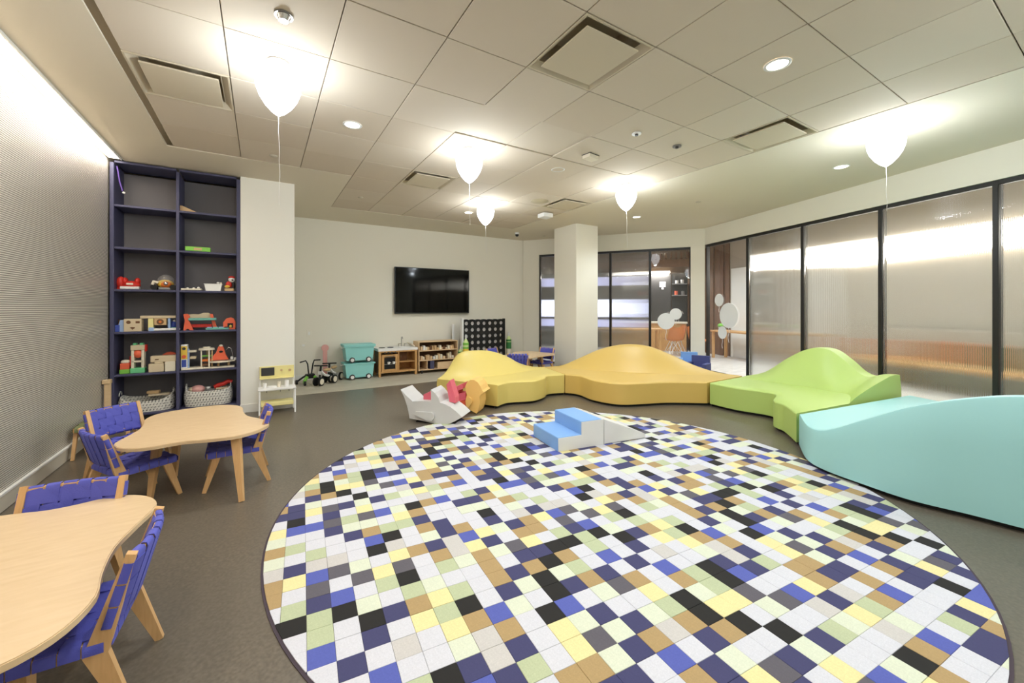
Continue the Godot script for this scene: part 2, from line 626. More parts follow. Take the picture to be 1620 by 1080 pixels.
func make_ceiling_fittings() -> void:
	glow("lamp_white", Color(0.97, 0.98, 1.0), 2.2)
	glow("downlight_white", Color(1.0, 0.96, 0.88), 3.0)
	glow("slot_white", Color(1.0, 0.97, 0.92), 1.5)
	# plaque diffusers
	var k = 0
	var vl = ["square air diffuser beside the dark ceiling slot, towards the navy shelf", "square air diffuser beside the dark ceiling slot, above the small tables", "square air diffuser in the middle of the tiled ceiling over the patchwork rug",
		"square air diffuser in the ceiling next to the round speaker grille", "square air diffuser at the ceiling edge holding a white box, near the column", "square air diffuser at the ceiling edge towards the green foam seat"]
	for cell in vent_cells:
		var o = thing("air_diffuser", vl[k], "vent", Vector3(TX0 + TW * (cell[0] + 0.5), CEIL, TZ0 + TD * (cell[1] + 0.5)), 0.0, "ceiling air diffusers")
		k += 1
		var s = new_st()
		# sloped pan between the tile edge and the neck
		var q = func(hx, hz, y): return [Vector3(-hx, y, hz), Vector3(hx, y, hz), Vector3(hx, y, -hz), Vector3(-hx, y, -hz)]
		var rings = [q.call(0.297, 0.312, 0.018), q.call(0.297, 0.312, 0.0), q.call(0.285, 0.30, 0.0), q.call(0.235, 0.25, 0.045)]
		s.set_smooth_group(-1)
		for i in 3:
			for e in 4:
				quad(s, rings[i + 1][e], rings[i + 1][(e + 1) % 4], rings[i][(e + 1) % 4], rings[i][e])
		put(o, "pan", s, m_of("vent_paint"))
		s = new_st()
		for sd in [-1, 1]:
			box(s, Vector3(sd * 0.238, 0.125, 0), Vector3(0.006, 0.17, 0.512), Transform3D.IDENTITY, 0.0)
			box(s, Vector3(0, 0.125, sd * 0.253), Vector3(0.47, 0.17, 0.006), Transform3D.IDENTITY, 0.0)
		box(s, Vector3(0, 0.208, 0), Vector3(0.47, 0.006, 0.5), Transform3D.IDENTITY, 0.0)
		put(o, "neck", s, m_of("vent_paint"))
		s = new_st()
		box(s, Vector3(0.0, -0.004, 0.0), Vector3(0.452, 0.012, 0.478), Transform3D.IDENTITY, 0.003)
		put(o, "plaque", s, m_of("vent_paint"))
		for sx in [-1, 1]:
			s = new_st()
			box(s, Vector3(sx * 0.14, 0.03, -0.2), Vector3(0.012, 0.05, 0.012))
			put(o, "clip", s, m_of("grey_metal"))
	# balloon lamps with a string
	var spots = [[0.10, -3.26, "white balloon lamp hanging under the ceiling between the navy shelf and the dark slot", 0.62, 3], [1.90, -3.94, "white balloon lamp hanging under the ceiling tiles before the screen", 0.45, 4],
		[3.10, -5.82, "white balloon lamp hanging furthest back, near the back wall", 0.46, 5], [4.30, -3.93, "white balloon lamp hanging above the orange foam seat", 0.5, 6], [5.04, -1.39, "white balloon lamp under the plain ceiling before the reeded glass", 0.42, 7]]
	spots.append([0.10, 0.45, "white balloon lamp hanging behind the viewer by the woven steel wall", 0.45, 8])
	spots.append([3.10, 0.45, "white balloon lamp hanging behind the viewer over open floor", 0.45, 9])
	var prof = []
	for p in [[0.0, -0.372], [0.012, -0.366], [0.045, -0.342], [0.085, -0.298], [0.118, -0.243], [0.138, -0.185], [0.143, -0.135], [0.131, -0.082], [0.103, -0.038], [0.062, -0.014], [0.0, -0.008]]: prof.append(Vector2(p[0], p[1]))
	var bal = new_st()
	lathe(bal, prof, 32)
	var bm = mesh_of(bal)
	for b in spots:
		var o = thing("balloon_lamp", b[2], "lamp", Vector3(b[0], CEIL, b[1]), 0.0, "balloon lamps")
		var s = new_st()
		cyl(s, Vector3(0, -0.014, 0), Vector3(0, 0, 0), 0.075, 24)
		put(o, "mount", s, m_of("grey_metal"))
		put(o, "balloon", bm, m_of("lamp_white"))
		s = new_st()
		var pts = []
		rng.seed = b[4]
		var wob = Vector2.ZERO
		for i in 13:
			pts.append(Vector3(wob.x, -0.37 - b[3] * i / 12.0, wob.y))
			wob += Vector2(rng.randf_range(-0.004, 0.004), rng.randf_range(-0.004, 0.004))
		tube(s, pts, 0.0016, 5)
		put(o, "string", s, m_of("white"))
		var l := OmniLight3D.new()
		l.name = "balloon_light"
		o.add_child(l)
		l.position = Vector3(0, -0.345, 0)
		l.light_color = WARM
		l.light_energy = BALLOON_E
		l.light_size = 0.05
		l.omni_range = 20.0
		l.omni_attenuation = 2.0
		l.shadow_enabled = true
	# downlights
	var dl = [[0.72, -3.99, "round recessed downlight in the tile nearest the navy shelf"], [3.11, -3.94, "round recessed downlight in the tiles near the small ceiling box"], [3.08, -1.43, "round recessed downlight in the tiles over the patchwork rug"],
		[5.97, -2.06, "round recessed downlight in plain ceiling before the reeded glass"], [5.99, -5.22, "round recessed downlight in plain ceiling beside the column"], [3.15, -6.56, "round recessed downlight in the tiles near the back wall"],
		[0.72, -1.43, "round recessed downlight in the tiles over the small tables"], [0.72, 1.1, "round recessed downlight behind the viewer by the steel wall"], [3.1, 1.1, "round recessed downlight behind the viewer over open floor"], [5.6, 0.6, "round recessed downlight behind the viewer by the glass wall"]]
	for d in dl:
		var o = thing("downlight", d[2], "downlight", Vector3(d[0], CEIL, d[1]), 0.0, "recessed downlights")
		var s = new_st()
		lathe(s, [Vector2(0.085, 0.0), Vector2(0.085, -0.004), Vector2(0.068, -0.006), Vector2(0.062, 0.002)], 24, Transform3D.IDENTITY.scaled(Vector3(1, 1, 1)))
		put(o, "trim_ring", s, m_of("white_trim"))
		s = new_st()
		cyl(s, Vector3(0, -0.003, 0), Vector3(0, 0.0, 0), 0.066, 24)
		put(o, "lens", s, m_of("downlight_white"))
		var l := SpotLight3D.new()
		l.name = "downlight_spot"
		o.add_child(l)
		l.position = Vector3(0, -0.02, 0)
		l.rotation.x = -PI / 2
		l.light_color = WARM
		l.light_energy = SPOT_E
		l.light_size = 0.06
		l.spot_angle = 72.0
		l.spot_angle_attenuation = 0.8
		l.spot_range = 20.0
		l.spot_attenuation = 2.0
		l.shadow_enabled = true
	# slot light washing the steel wall
	var zf = (KINK + RDIR * 7.8).z
	var o = thing("slot_light", "bright linear slot light along the top of the woven steel wall", "light", Vector3(-1.42, CEIL, 0), 0.0)
	var s = new_st()
	box(s, Vector3(-0.005, 0.0, (zf + SHELF_Z) * 0.5), Vector3(0.10, 0.01, zf - SHELF_Z - 0.06), Transform3D.IDENTITY, 0.0)
	put(o, "diffuser", s, m_of("slot_white"))
	s = new_st()
	box(s, Vector3(0.052, 0.01, (zf + SHELF_Z) * 0.5), Vector3(0.012, 0.06, zf - SHELF_Z - 0.06), Transform3D.IDENTITY, 0.0)
	put(o, "edge_profile", s, m_of("white_trim"))
	for i in 2:
		var a := AreaLight3D.new()
		a.name = "slot_area_light"
		o.add_child(a, true)
		var half = (zf - SHELF_Z - 0.1) * 0.5
		a.area_size = Vector2(0.09, half)
		a.position = Vector3(-0.005, -0.012, SHELF_Z + 0.05 + half * (i + 0.5))
		a.rotation.x = -PI / 2
		a.light_color = Color(1.0, 0.96, 0.9)
		a.light_energy = 1.0
		a.area_range = 20.0
		a.area_attenuation = 2.0
		a.shadow_enabled = true
	# speakers, detectors, sprinklers, camera
	for p in [[1.93, -5.26, "flat round speaker grille in the ceiling beside a square diffuser and a balloon lamp"], [3.78, -5.27, "flat round speaker grille in the ceiling between two balloon lamps"]]:
		s = new_st()
		lathe(s, [Vector2(0.0, -0.008), Vector2(0.135, -0.007), Vector2(0.145, -0.003), Vector2(0.145, 0.0)], 32)
		var sp = single("ceiling_speaker", p[2], "speaker", s, mat("grille_beige", col(196, 184, 156), 0.8), "ceiling speakers")
		sp.position = Vector3(p[0], CEIL, p[1])
	var sm = thing("smoke_detector", "silvery domed smoke detector on the ceiling above the first balloon lamp", "detector", Vector3(0.11, CEIL, -2.71))
	parts(sm, [["plate", "grey_metal", ["cy", 0, -0.008, 0, 0.05, 0.008]], ["head", "chrome", ["cy", 0, -0.035, 0, 0.025, 0.03, 0.04]]])
	for p in [[0.11, -5.27, "small round ceiling cap in the tile before the navy shelf"], [1.30, -6.54, "small round ceiling cap in the tile nearest the back wall"], [3.80, -6.58, "small round ceiling cap beside the furthest balloon lamp"], [5.98, -3.95, "small round ceiling cap in plain ceiling before the glass corner"], [5.69, -7.75, "small round ceiling cap in plain ceiling behind the column"]]:
		s = new_st()
		lathe(s, [Vector2(0.0, -0.007), Vector2(0.038, -0.006), Vector2(0.042, 0.0)], 20)
		var cp = single("sprinkler_cap", p[2], "sprinkler cap", s, m_of("base_paint"), "ceiling sprinkler caps")
		cp.position = Vector3(p[0], CEIL, p[1])
	for p in [[3.12, -2.72, "white round detector on the tiles over the rug", "white_plastic"], [3.73, -2.71, "metal round sensor on the tiles beside the white detector", "grey_metal"]]:
		var d = thing("ceiling_sensor", p[2], "sensor", Vector3(p[0], CEIL, p[1]))
		parts(d, [["plate", p[3], ["cy", 0, -0.01, 0, 0.045, 0.01]], ["eye", "dark_grey", ["cy", 0, -0.024, 0, 0.016, 0.016]]])
	var bxs = thing("ceiling_box", "small white rectangular box mounted under the ceiling tiles", "sensor", Vector3(3.14, CEIL, -3.39), 0.15)
	parts(bxs, [["body", "cream", ["b", 0, -0.022, 0, 0.16, 0.04, 0.11]], ["foot", "dark_grey", ["b", 0, -0.001, 0, 0.17, 0.004, 0.12]]])
	var pj = thing("white_ceiling_unit", "white box hanging below the square diffuser near the column", "projector", Vector3(4.31, CEIL, -5.85), 0.0)
	parts(pj, [["body", "white_plastic", ["b", 0.02, -0.055, 0, 0.2, 0.07, 0.2]], ["stem", "grey_metal", ["cy", 0.02, -0.02, 0, 0.02, 0.025]]])
	var dc = thing("dome_camera", "small dark-domed security camera on the ceiling near the column", "camera", Vector3(4.93, CEIL, -7.74))
	parts(dc, [["base", "white_plastic", ["cy", 0, -0.04, 0, 0.05, 0.04]], ["dome", "black_plastic", ["e", 0, -0.045, 0, 0.042, 0.045, 0.042]]])

# ---------------------------------------------------------------- glass walls
func fluted_pane(w: float, h: float) -> ArrayMesh:      # vertical reeds on the room side
	var s = new_st()
	var n = int(w / 0.014)
	var seg = 5
	var front = []
	for i in n * seg + 1:
		var ph = TAU * i / seg
		front.append(Vector2(-w * 0.5 + w * i / (n * seg), 0.006 + 0.0016 * cos(ph)))
	s.set_smooth_group(1)
	for i in front.size() - 1:
		var a = front[i]
		var b = front[i + 1]
		quad(s, Vector3(a.x, 0, a.y), Vector3(b.x, 0, b.y), Vector3(b.x, h, b.y), Vector3(a.x, h, a.y))
	s.set_smooth_group(-1)
	var L = -w * 0.5
	var R = w * 0.5
	var k = -0.004
	quad(s, Vector3(R, 0, k), Vector3(L, 0, k), Vector3(L, h, k), Vector3(R, h, k))
	quad(s, Vector3(L, 0, k), Vector3(L, 0, front[0].y), Vector3(L, h, front[0].y), Vector3(L, h, k))
	quad(s, Vector3(R, 0, front[-1].y), Vector3(R, 0, k), Vector3(R, h, k), Vector3(R, h, front[-1].y))
	quad(s, Vector3(L, h, 0.006), Vector3(R, h, 0.006), Vector3(R, h, k), Vector3(L, h, k))
	quad(s, Vector3(L, 0, k), Vector3(R, 0, k), Vector3(R, 0, 0.006), Vector3(L, 0, 0.006))
	return mesh_of(s)

func glass_run(called: String, dir: Vector3, inward: Vector3, stops: Array, clear: Array, top: float) -> Node3D:
	var o = structure(called)
	# local x along the wall, z towards the room
	o.transform = Transform3D(Basis(inward.cross(Vector3.UP) * -1.0, Vector3.UP, inward), KINK)
	var sx = sign(o.transform.basis.x.dot(dir))
	var a = stops[0]
	var b = stops[-1]
	var s = new_st()
	box(s, Vector3(sx * (a + b) * 0.5, top - 0.025, -0.06), Vector3(b - a, 0.05, 0.07))
	put(o, "head_frame", s, m_of("black_metal"))
	s = new_st()
	box(s, Vector3(sx * (a + b) * 0.5, 0.02, -0.06), Vector3(b - a, 0.04, 0.07))
	put(o, "sill_frame", s, m_of("black_metal"))
	for t in stops:
		s = new_st()
		box(s, Vector3(sx * t, top * 0.5, -0.06), Vector3(0.05 if t > a else 0.03, top, 0.075))
		put(o, "mullion", s, m_of("black_metal"))
	for i in stops.size() - 1:
		var w = stops[i + 1] - stops[i] - 0.05
		var p: MeshInstance3D
		if i in clear:
			s = new_st()
			quad(s, Vector3(-w / 2, 0, 0), Vector3(w / 2, 0, 0), Vector3(w / 2, top - 0.09, 0), Vector3(-w / 2, top - 0.09, 0))
			p = put(o, "clear_pane", s, m_of("clear_glass"))
		else:
			p = put(o, "reeded_pane", fluted_pane(w, top - 0.09), m_of("reeded_glass"))
		p.position = Vector3(sx * (stops[i] + stops[i + 1]) * 0.5, 0.04, -0.06)
	return o

func make_glass_walls() -> void:
	var n_r = Vector3(-0.945, 0, -0.326).normalized()
	var n_m = Vector3(-0.81, 0, 0.586).normalized()
	var wr = glass_run("window_1", RDIR, n_r, [0.02, 1.12, 2.24, 3.37, 4.48, 5.61, 6.74], [0], 2.73)
	var wm = glass_run("window_2", MDIR, n_m, [0.29, 1.12, 2.0, 2.88, 3.74], [0], 2.70)
	# white balloon stickers on the two clear panes
	var mk = func(win: Node3D, n: Vector3, list: Array, labels: Array):
		var k = 0
		for b in list:
			var c = KINK.dot(n)
			var r = ray(b[0])
			var d = c / n.dot(r)
			var p = r * d
			p.y = EYE - (b[1] - HOR) * d / FOC
			var sc = d / FOC
			var o = thing("balloon_sticker", labels[k], "sticker", p - n * 0.04, atan2(n.x, n.z), "white balloon stickers on the clear glass")
			k += 1
			var fx = 1.0 / abs(n.dot(FW))
			var s = new_st()
			var poly = PackedVector2Array()
			for i in 28: poly.append(Vector2(cos(TAU * i / 28) * b[2] * sc * b[4], sin(TAU * i / 28) * b[3] * sc))
			prism(s, poly, 0.0, 0.003, upright(Vector3.ZERO, Vector3.RIGHT, Vector3.BACK))
			put(o, "balloon_disc", s, mat("sticker_white", col(250, 250, 248), 0.6))
			s = new_st()
			var tail = []
			for i in 9: tail.append(Vector3(sin(i * 0.9) * 0.012 * b[5], -b[3] * sc - i * 0.03 * b[5], 0.002))
			tube(s, tail, 0.004, 5)
			put(o, "tail", s, m_of("white"))
	mk.call(wm, n_m, [[1053.5, 508, 13.5, 13, 0.95, 1.0], [1069, 496.5, 9.5, 9, 0.95, 0.5]], ["large white balloon sticker on the clear pane beside the kitchen view", "small white balloon sticker beside the large one on the kitchen-side pane"])
	mk.call(wr, n_r, [[1150, 499, 14.5, 20, 1.35, 1.2], [1135, 474.5, 7, 10, 1.35, 0.5], [1140, 526, 7, 10, 1.35, 0.8]], ["large white balloon sticker on the clear pane of the corner by the panelling", "small white balloon sticker above the large one on the corner pane", "small white balloon sticker below the large one on the corner pane"])

# ---------------------------------------------------------------- beyond the glass
func make_outside() -> void:
	var n_r = Vector3(0.945, 0, 0.326).normalized()
	var n_m = Vector3(0.81, 0, -0.586).normalized()
	var C = Vector3(11.87, 0, -8.18)
	var r_far = C + RDIR * 12.4
	var m_far = C + MDIR * 7.0
	var r_near = KINK + RDIR * 9.0
	var poly = xz([[5.62, -8.75], [m_far.x, m_far.z], [C.x, C.z], [r_far.x, r_far.z], [r_near.x + 0.1, r_near.z], [KINK.x + 0.1, KINK.z]])
	var s = new_st()
	prism(s, poly, -0.1, -0.001)
	struct_mesh("floor_outside", s, m_of("cafe_floor"))
	s = new_st()
	prism(s, poly, 3.5, 3.6)
	struct_mesh("ceiling_outside", s, mat("cafe_ceiling", col(120, 110, 96), 0.8))
	var wo = wall_between("wall_outside_right", C, r_far, 0, 3.6, 0.12, mat("taupe", col(186, 174, 156), 0.7))
	wall_between("wall_outside_middle", m_far, C, 0, 3.6, 0.12, mat("cafe_brown", col(110, 88, 66), 0.7))
	wall_between("wall_outside_left", Vector3(5.62, 0, -8.72), m_far, 0, 3.6, 0.12, m_of("taupe"))
	wall_between("wall_outside_front", r_far, r_near, 0, 3.6, 0.12, m_of("taupe"))
	# frames: local x along the wall away from C, z towards the playroom
	var fr = Transform3D(Basis(Vector3.UP.cross(-n_r), Vector3.UP, -n_r), C)
	var sgn = sign(fr.basis.x.dot(RDIR))
	# walnut boards then a white panel
	for i in 9:
		s = new_st()
		box(s, Vector3(sgn * (0.12 + 0.2 * i), 1.6, 0.02 + 0.03 * (i % 2)), Vector3(0.185, 3.2, 0.04))
		put(wo, "panel_board", s, m_of("walnut")).transform = fr
	s = new_st()
	box(s, Vector3(sgn * 2.55, 1.235, 0.03), Vector3(1.3, 2.47, 0.05))
	put(wo, "white_panel", s, m_of("pier_paint")).transform = fr
	# long lit band high on that wall
	glow("band_white", Color(1.0, 0.98, 0.95), 3.2)
	var bl = thing("wall_band_light", "long bright light band high on the wall beyond the reeded glass", "light")
	bl.transform = fr
	s = new_st()
	box(s, Vector3(sgn * 7.6, 2.47, 0.05), Vector3(8.4, 0.36, 0.06))
	put(bl, "diffuser", s, m_of("band_white"))
	var al := AreaLight3D.new()
	al.name = "band_area_light"
	bl.add_child(al)
	al.area_size = Vector2(8.4, 0.36)
	al.position = Vector3(sgn * 7.6, 2.47, 0.09)
	al.rotation.y = PI
	al.light_energy = 2.4
	al.light_color = Color(1, 0.97, 0.92)
	al.area_range = 20.0
	al.area_attenuation = 2.0
	al.shadow_enabled = true
	# bench with cushions seen through the reeds
	var be = thing("long_bench", "long wooden bench with orange and olive cushions beyond the reeded glass", "bench")
	be.transform = fr
	parts(be, [["seat", "oak", ["b", sgn * 7.6, 0.42, 0.35, 5.2, 0.08, 0.5]], ["back", "taupe", ["b", sgn * 7.6, 0.75, 0.1, 5.2, 0.5, 0.06]], ["leg", "oak", ["b", sgn * 5.2, 0.19, 0.35, 0.08, 0.38, 0.45]], ["leg", "oak", ["b", sgn * 10.0, 0.19, 0.35, 0.08, 0.38, 0.45]],
		["cushion", "shell_orange", ["b", sgn * 6.2, 0.62, 0.22, 1.2, 0.36, 0.14]], ["cushion", "olive_cloth", ["b", sgn * 7.7, 0.62, 0.22, 1.2, 0.36, 0.14]], ["cushion", "orange", ["b", sgn * 9.2, 0.62, 0.22, 1.2, 0.36, 0.14]]])
	# the kitchen: dark panels, a hood with a light, a counter
	var fm = Transform3D(Basis(Vector3.UP.cross(-n_m), Vector3.UP, -n_m), C)
	var sm = sign(fm.basis.x.dot(MDIR))
	var kp = thing("kitchen_backdrop", "dark grey kitchen wall panel with a square sign beyond the clear glass", "wall panel")
	kp.transform = fm
	mat("dark_panel", col(62, 60, 58), 0.35)
	parts(kp, [["dark_sheet", "dark_panel", ["b", sm * 0.97, 1.72, 0.04, 0.86, 1.58, 0.06]], ["dark_sheet>sign_plate", "white", ["b", sm * 0.80, 2.15, 0.08, 0.19, 0.17, 0.012]], ["dark_sheet>sign_plate", "white", ["b", sm * 0.80, 2.02, 0.08, 0.07, 0.06, 0.012]],
		["dark_sheet>sign_mark", "dark_grey", ["b", sm * 0.75, 2.15, 0.088, 0.014, 0.10, 0.006], ["b", sm * 0.80, 2.15, 0.088, 0.014, 0.10, 0.006], ["b", sm * 0.85, 2.15, 0.088, 0.014, 0.10, 0.006]]])
	glow("hood_white", Color(1, 0.97, 0.92), 2.0)
	var hl = thing("hood_light", "bright strip light above the dark kitchen panel", "light")
	hl.transform = fm
	parts(hl, [["strip", "hood_white", ["b", sm * 0.97, 2.55, 0.2, 0.8, 0.06, 0.2]]])
	var al2 := AreaLight3D.new()
	al2.name = "hood_area_light"
	hl.add_child(al2)
	al2.area_size = Vector2(0.7, 0.18)
	al2.position = Vector3(sm * 0.97, 2.51, 0.2)
	al2.rotation.x = -PI / 2
	al2.light_energy = 1.0
	al2.area_range = 20.0
	al2.area_attenuation = 2.0
	al2.shadow_enabled = true
	var sh = thing("kitchen_shelf_unit", "black open shelf unit with cups beside the dark kitchen panel", "shelf")
	sh.transform = fm
	parts(sh, [["back", "black", ["b", sm * 0.28, 1.72, 0.04, 0.46, 1.58, 0.04]], ["shelf", "grey_metal", ["b", sm * 0.28, 2.15, 0.18, 0.46, 0.03, 0.24]], ["shelf", "grey_metal", ["b", sm * 0.28, 1.78, 0.18, 0.46, 0.03, 0.24]],
		["cup", "white", ["cy", sm * 0.2, 2.167, 0.2, 0.05, 0.12]], ["cup", "white", ["cy", sm * 0.36, 2.167, 0.2, 0.045, 0.1]], ["cup", "grey", ["cy", sm * 0.18, 1.797, 0.2, 0.05, 0.12]], ["cup", "coral", ["cy", sm * 0.38, 1.797, 0.2, 0.05, 0.13]]])
	var ct = thing("kitchen_counter", "pale-topped kitchen counter with brown fronts beyond the clear glass", "counter")
	ct.transform = fm
	parts(ct, [["top", "cream", ["b", sm * 0.9, 0.90, 0.38, 1.7, 0.05, 0.60]], ["body", "oak", ["b", sm * 0.9, 0.4375, 0.36, 1.64, 0.875, 0.52]]])
	var kt = thing("coffee_kettle", "round steel kettle on the kitchen counter beyond the glass", "kettle")
	kt.transform = fm.translated_local(Vector3(sm * 0.62, 0.926, 0.35))
	parts(kt, [["body", "chrome", ["e", 0, 0.15, 0, 0.21, 0.15, 0.16]], ["lid", "chrome", ["cy", 0, 0.29, 0, 0.06, 0.03]], ["spout", "chrome", ["t", 0.015, [[0.16, 0.18, 0], [0.24, 0.26, 0], [0.26, 0.28, 0]]]]])
	var tp = thing("tap", "curved steel tap standing on the kitchen counter beyond the glass", "tap")
	tp.transform = fm.translated_local(Vector3(sm * 0.3, 0.926, 0.35))
	parts(tp, [["neck", "chrome", ["t", 0.014, [[0, 0, 0], [0, 0.25, 0], [0.03, 0.32, 0], [0.1, 0.33, 0], [0.13, 0.26, 0]]]], ["lever", "chrome", ["b", -0.04, 0.06, 0, 0.08, 0.015, 0.015]]])
	# slatted brown canopy above the kitchen
	var ca = thing("slatted_canopy", "brown slatted canopy hanging above the kitchen beyond the glass", "canopy")
	ca.transform = fm
	s = new_st()
	box(s, Vector3(sm * 1.5, 2.78, 0.7), Vector3(3.0, 0.24, 0.05))
	put(ca, "fascia", s, m_of("walnut"))
	for i in 20:
		s = new_st()
		box(s, Vector3(sm * (0.08 + 0.15 * i), 3.0, 0.72), Vector3(0.05, 0.18, 0.5))
		put(ca, "slat", s, m_of("brown"))
	# lit display behind the reeded panes of the middle wall
	glow("display_blue", Color(0.82, 0.83, 1.0), 0.26)
	var dp = thing("lit_display", "bluish-white lit horizontal display shelves beyond the middle reeded glass", "display")
	dp.transform = fm
	parts(dp, [["case", "grey", ["b", sm * 4.0, 1.3, 0.1, 4.4, 2.6, 0.2]], ["shelf", "violet", ["b", sm * 4.0, 1.60, 0.3, 4.2, 0.08, 0.2]], ["shelf", "violet", ["b", sm * 4.0, 1.10, 0.3, 4.2, 0.08, 0.2]], ["shelf", "grey", ["b", sm * 4.0, 0.55, 0.3, 4.2, 0.07, 0.2]],
		["lit_screen_panel", "display_blue", ["b", sm * 4.0, 1.36, 0.21, 4.2, 0.36, 0.02]], ["lit_screen_panel", "display_blue", ["b", sm * 4.0, 0.84, 0.21, 4.2, 0.26, 0.02]], ["lit_screen_panel", "display_blue", ["b", sm * 4.0, 2.3, 0.21, 4.2, 0.3, 0.02]]])
	var al3 := AreaLight3D.new()
	al3.name = "display_area_light"
	dp.add_child(al3)
	al3.area_size = Vector2(4.2, 0.6)
	al3.position = Vector3(sm * 4.0, 1.36, 0.45)
	al3.rotation.y = PI
	al3.light_color = Color(0.88, 0.9, 1.0)
	al3.light_energy = 0.6
	al3.area_range = 20.0
	al3.area_attenuation = 2.0
	al3.shadow_enabled = true
	# café tables and shell chairs on wire legs
	var tb = thing("cafe_table", "narrow wooden café table along the panelling beyond the corner pane", "table", Vector3(10.58, 0, -5.85), -0.33)
	parts(tb, [["top", "oak", ["b", 0, 0.74, 0, 0.5, 0.045, 1.5]], ["leg", "oak", ["b", -0.2, 0.36, 0.68, 0.06, 0.72, 0.06]], ["leg", "oak", ["b", 0.2, 0.36, 0.68, 0.06, 0.72, 0.06]], ["leg", "oak", ["b", -0.2, 0.36, -0.68, 0.06, 0.72, 0.06]], ["leg", "oak", ["b", 0.2, 0.36, -0.68, 0.06, 0.72, 0.06]]])
	copy_of(tb, Vector3(9.45, 0, -8.3), 0.95, "narrow wooden café table before the kitchen counter")
	var lb = ["orange shell chair on white wire legs at the table beyond the corner pane", "orange shell chair on white wire legs close to the kitchen counter", "orange shell chair on white wire legs between the two café tables"]
	var sc = shell_chair(lb[0], Vector3(10.45, 0, -6.95), 0.3)
	copy_of(sc, Vector3(10.1, 0, -7.45), 2.6, lb[1])
	copy_of(sc, Vector3(10.62, 0, -7.72), -2.2, lb[2])
	var fp = thing("flower_pot", "small white pot with green leaves on the café table", "plant", Vector3(10.62, 0.7635, -6.35))
	parts(fp, [["pot", "white", ["cy", 0, 0, 0, 0.05, 0.09, 0.06]], ["leaves", "lime", ["e", 0, 0.13, 0, 0.08, 0.06, 0.08]]])
	# ceiling lamps of the café
	for p in [[9.3, -5.0, "round ceiling lamp over the café table beyond the corner"], [9.4, -7.6, "round ceiling lamp before the kitchen counter"], [8.6, -2.5, "round ceiling lamp in the passage behind the reeded glass"], [7.9, 0.0, "round ceiling lamp further along the passage behind the reeded glass"], [7.6, -9.2, "round ceiling lamp before the lit display shelves"]]:
		var o = thing("passage_lamp", p[2], "lamp", Vector3(p[0], 3.5, p[1]), 0.0, "round lamps beyond the glass")
		parts(o, [["lens", "downlight_out", ["cy", 0, -0.02, 0, 0.12, 0.02]]]) if mats.has("downlight_out") else null
		if not mats.has("downlight_out"):
			glow("downlight_out", Color(1, 0.95, 0.86), 2.5)
			parts(o, [["lens", "downlight_out", ["cy", 0, -0.02, 0, 0.12, 0.02]]])
		var l := SpotLight3D.new()
		l.name = "passage_spot"
		o.add_child(l)
		l.position = Vector3(0, -0.04, 0)
		l.rotation.x = -PI / 2
		l.light_color = WARM
		l.light_energy = 2.8
		l.light_size = 0.1
		l.spot_angle = 75.0
		l.spot_range = 20.0
		l.spot_attenuation = 2.0
		l.shadow_enabled = true

func shell_chair(label: String, at: Vector3, yaw: float) -> Node3D:
	var o = thing("shell_chair", label, "chair", at, yaw, "orange shell chairs in the café")
	var s = new_st()
	# a seat shell: profile from front lip over the seat and up the back, cupped across
	var prof = [Vector3(0, 0.43, 0.22), Vector3(0, 0.44, 0.12), Vector3(0, 0.42, 0.0), Vector3(0, 0.43, -0.12), Vector3(0, 0.50, -0.19), Vector3(0, 0.62, -0.22), Vector3(0, 0.76, -0.25), Vector3(0, 0.82, -0.27)]
	var wid = [0.21, 0.23, 0.235, 0.235, 0.235, 0.22, 0.19, 0.13]
	s.set_smooth_group(0)
	for side in [0.0, -0.008]:
		var rings = []
		for i in prof.size():
			var row = []
			for k in 9:
				var u = -1.0 + k / 4.0
				row.append(prof[i] + Vector3(u * wid[i], u * u * 0.05 + side, (u * u * 0.05 if i > 3 else 0.0) + side))
			rings.append(row)
		if side < 0.0: rings.reverse()
		skin(s, rings, false)
	put(o, "shell", s, m_of("shell_orange"))
	for sx in [-1, 1]:
		for sz in [-1, 1]:
			s = new_st()
			tube(s, [Vector3(sx * 0.08, 0.41, sz * 0.08), Vector3(sx * 0.22, 0.0, sz * 0.2)], 0.008, 6)
			tube(s, [Vector3(sx * 0.22, 0.005, sz * 0.2), Vector3(-sx * 0.06, 0.38, sz * 0.12)], 0.006, 6)
			put(o, "wire_leg", s, m_of("white"))
	return o

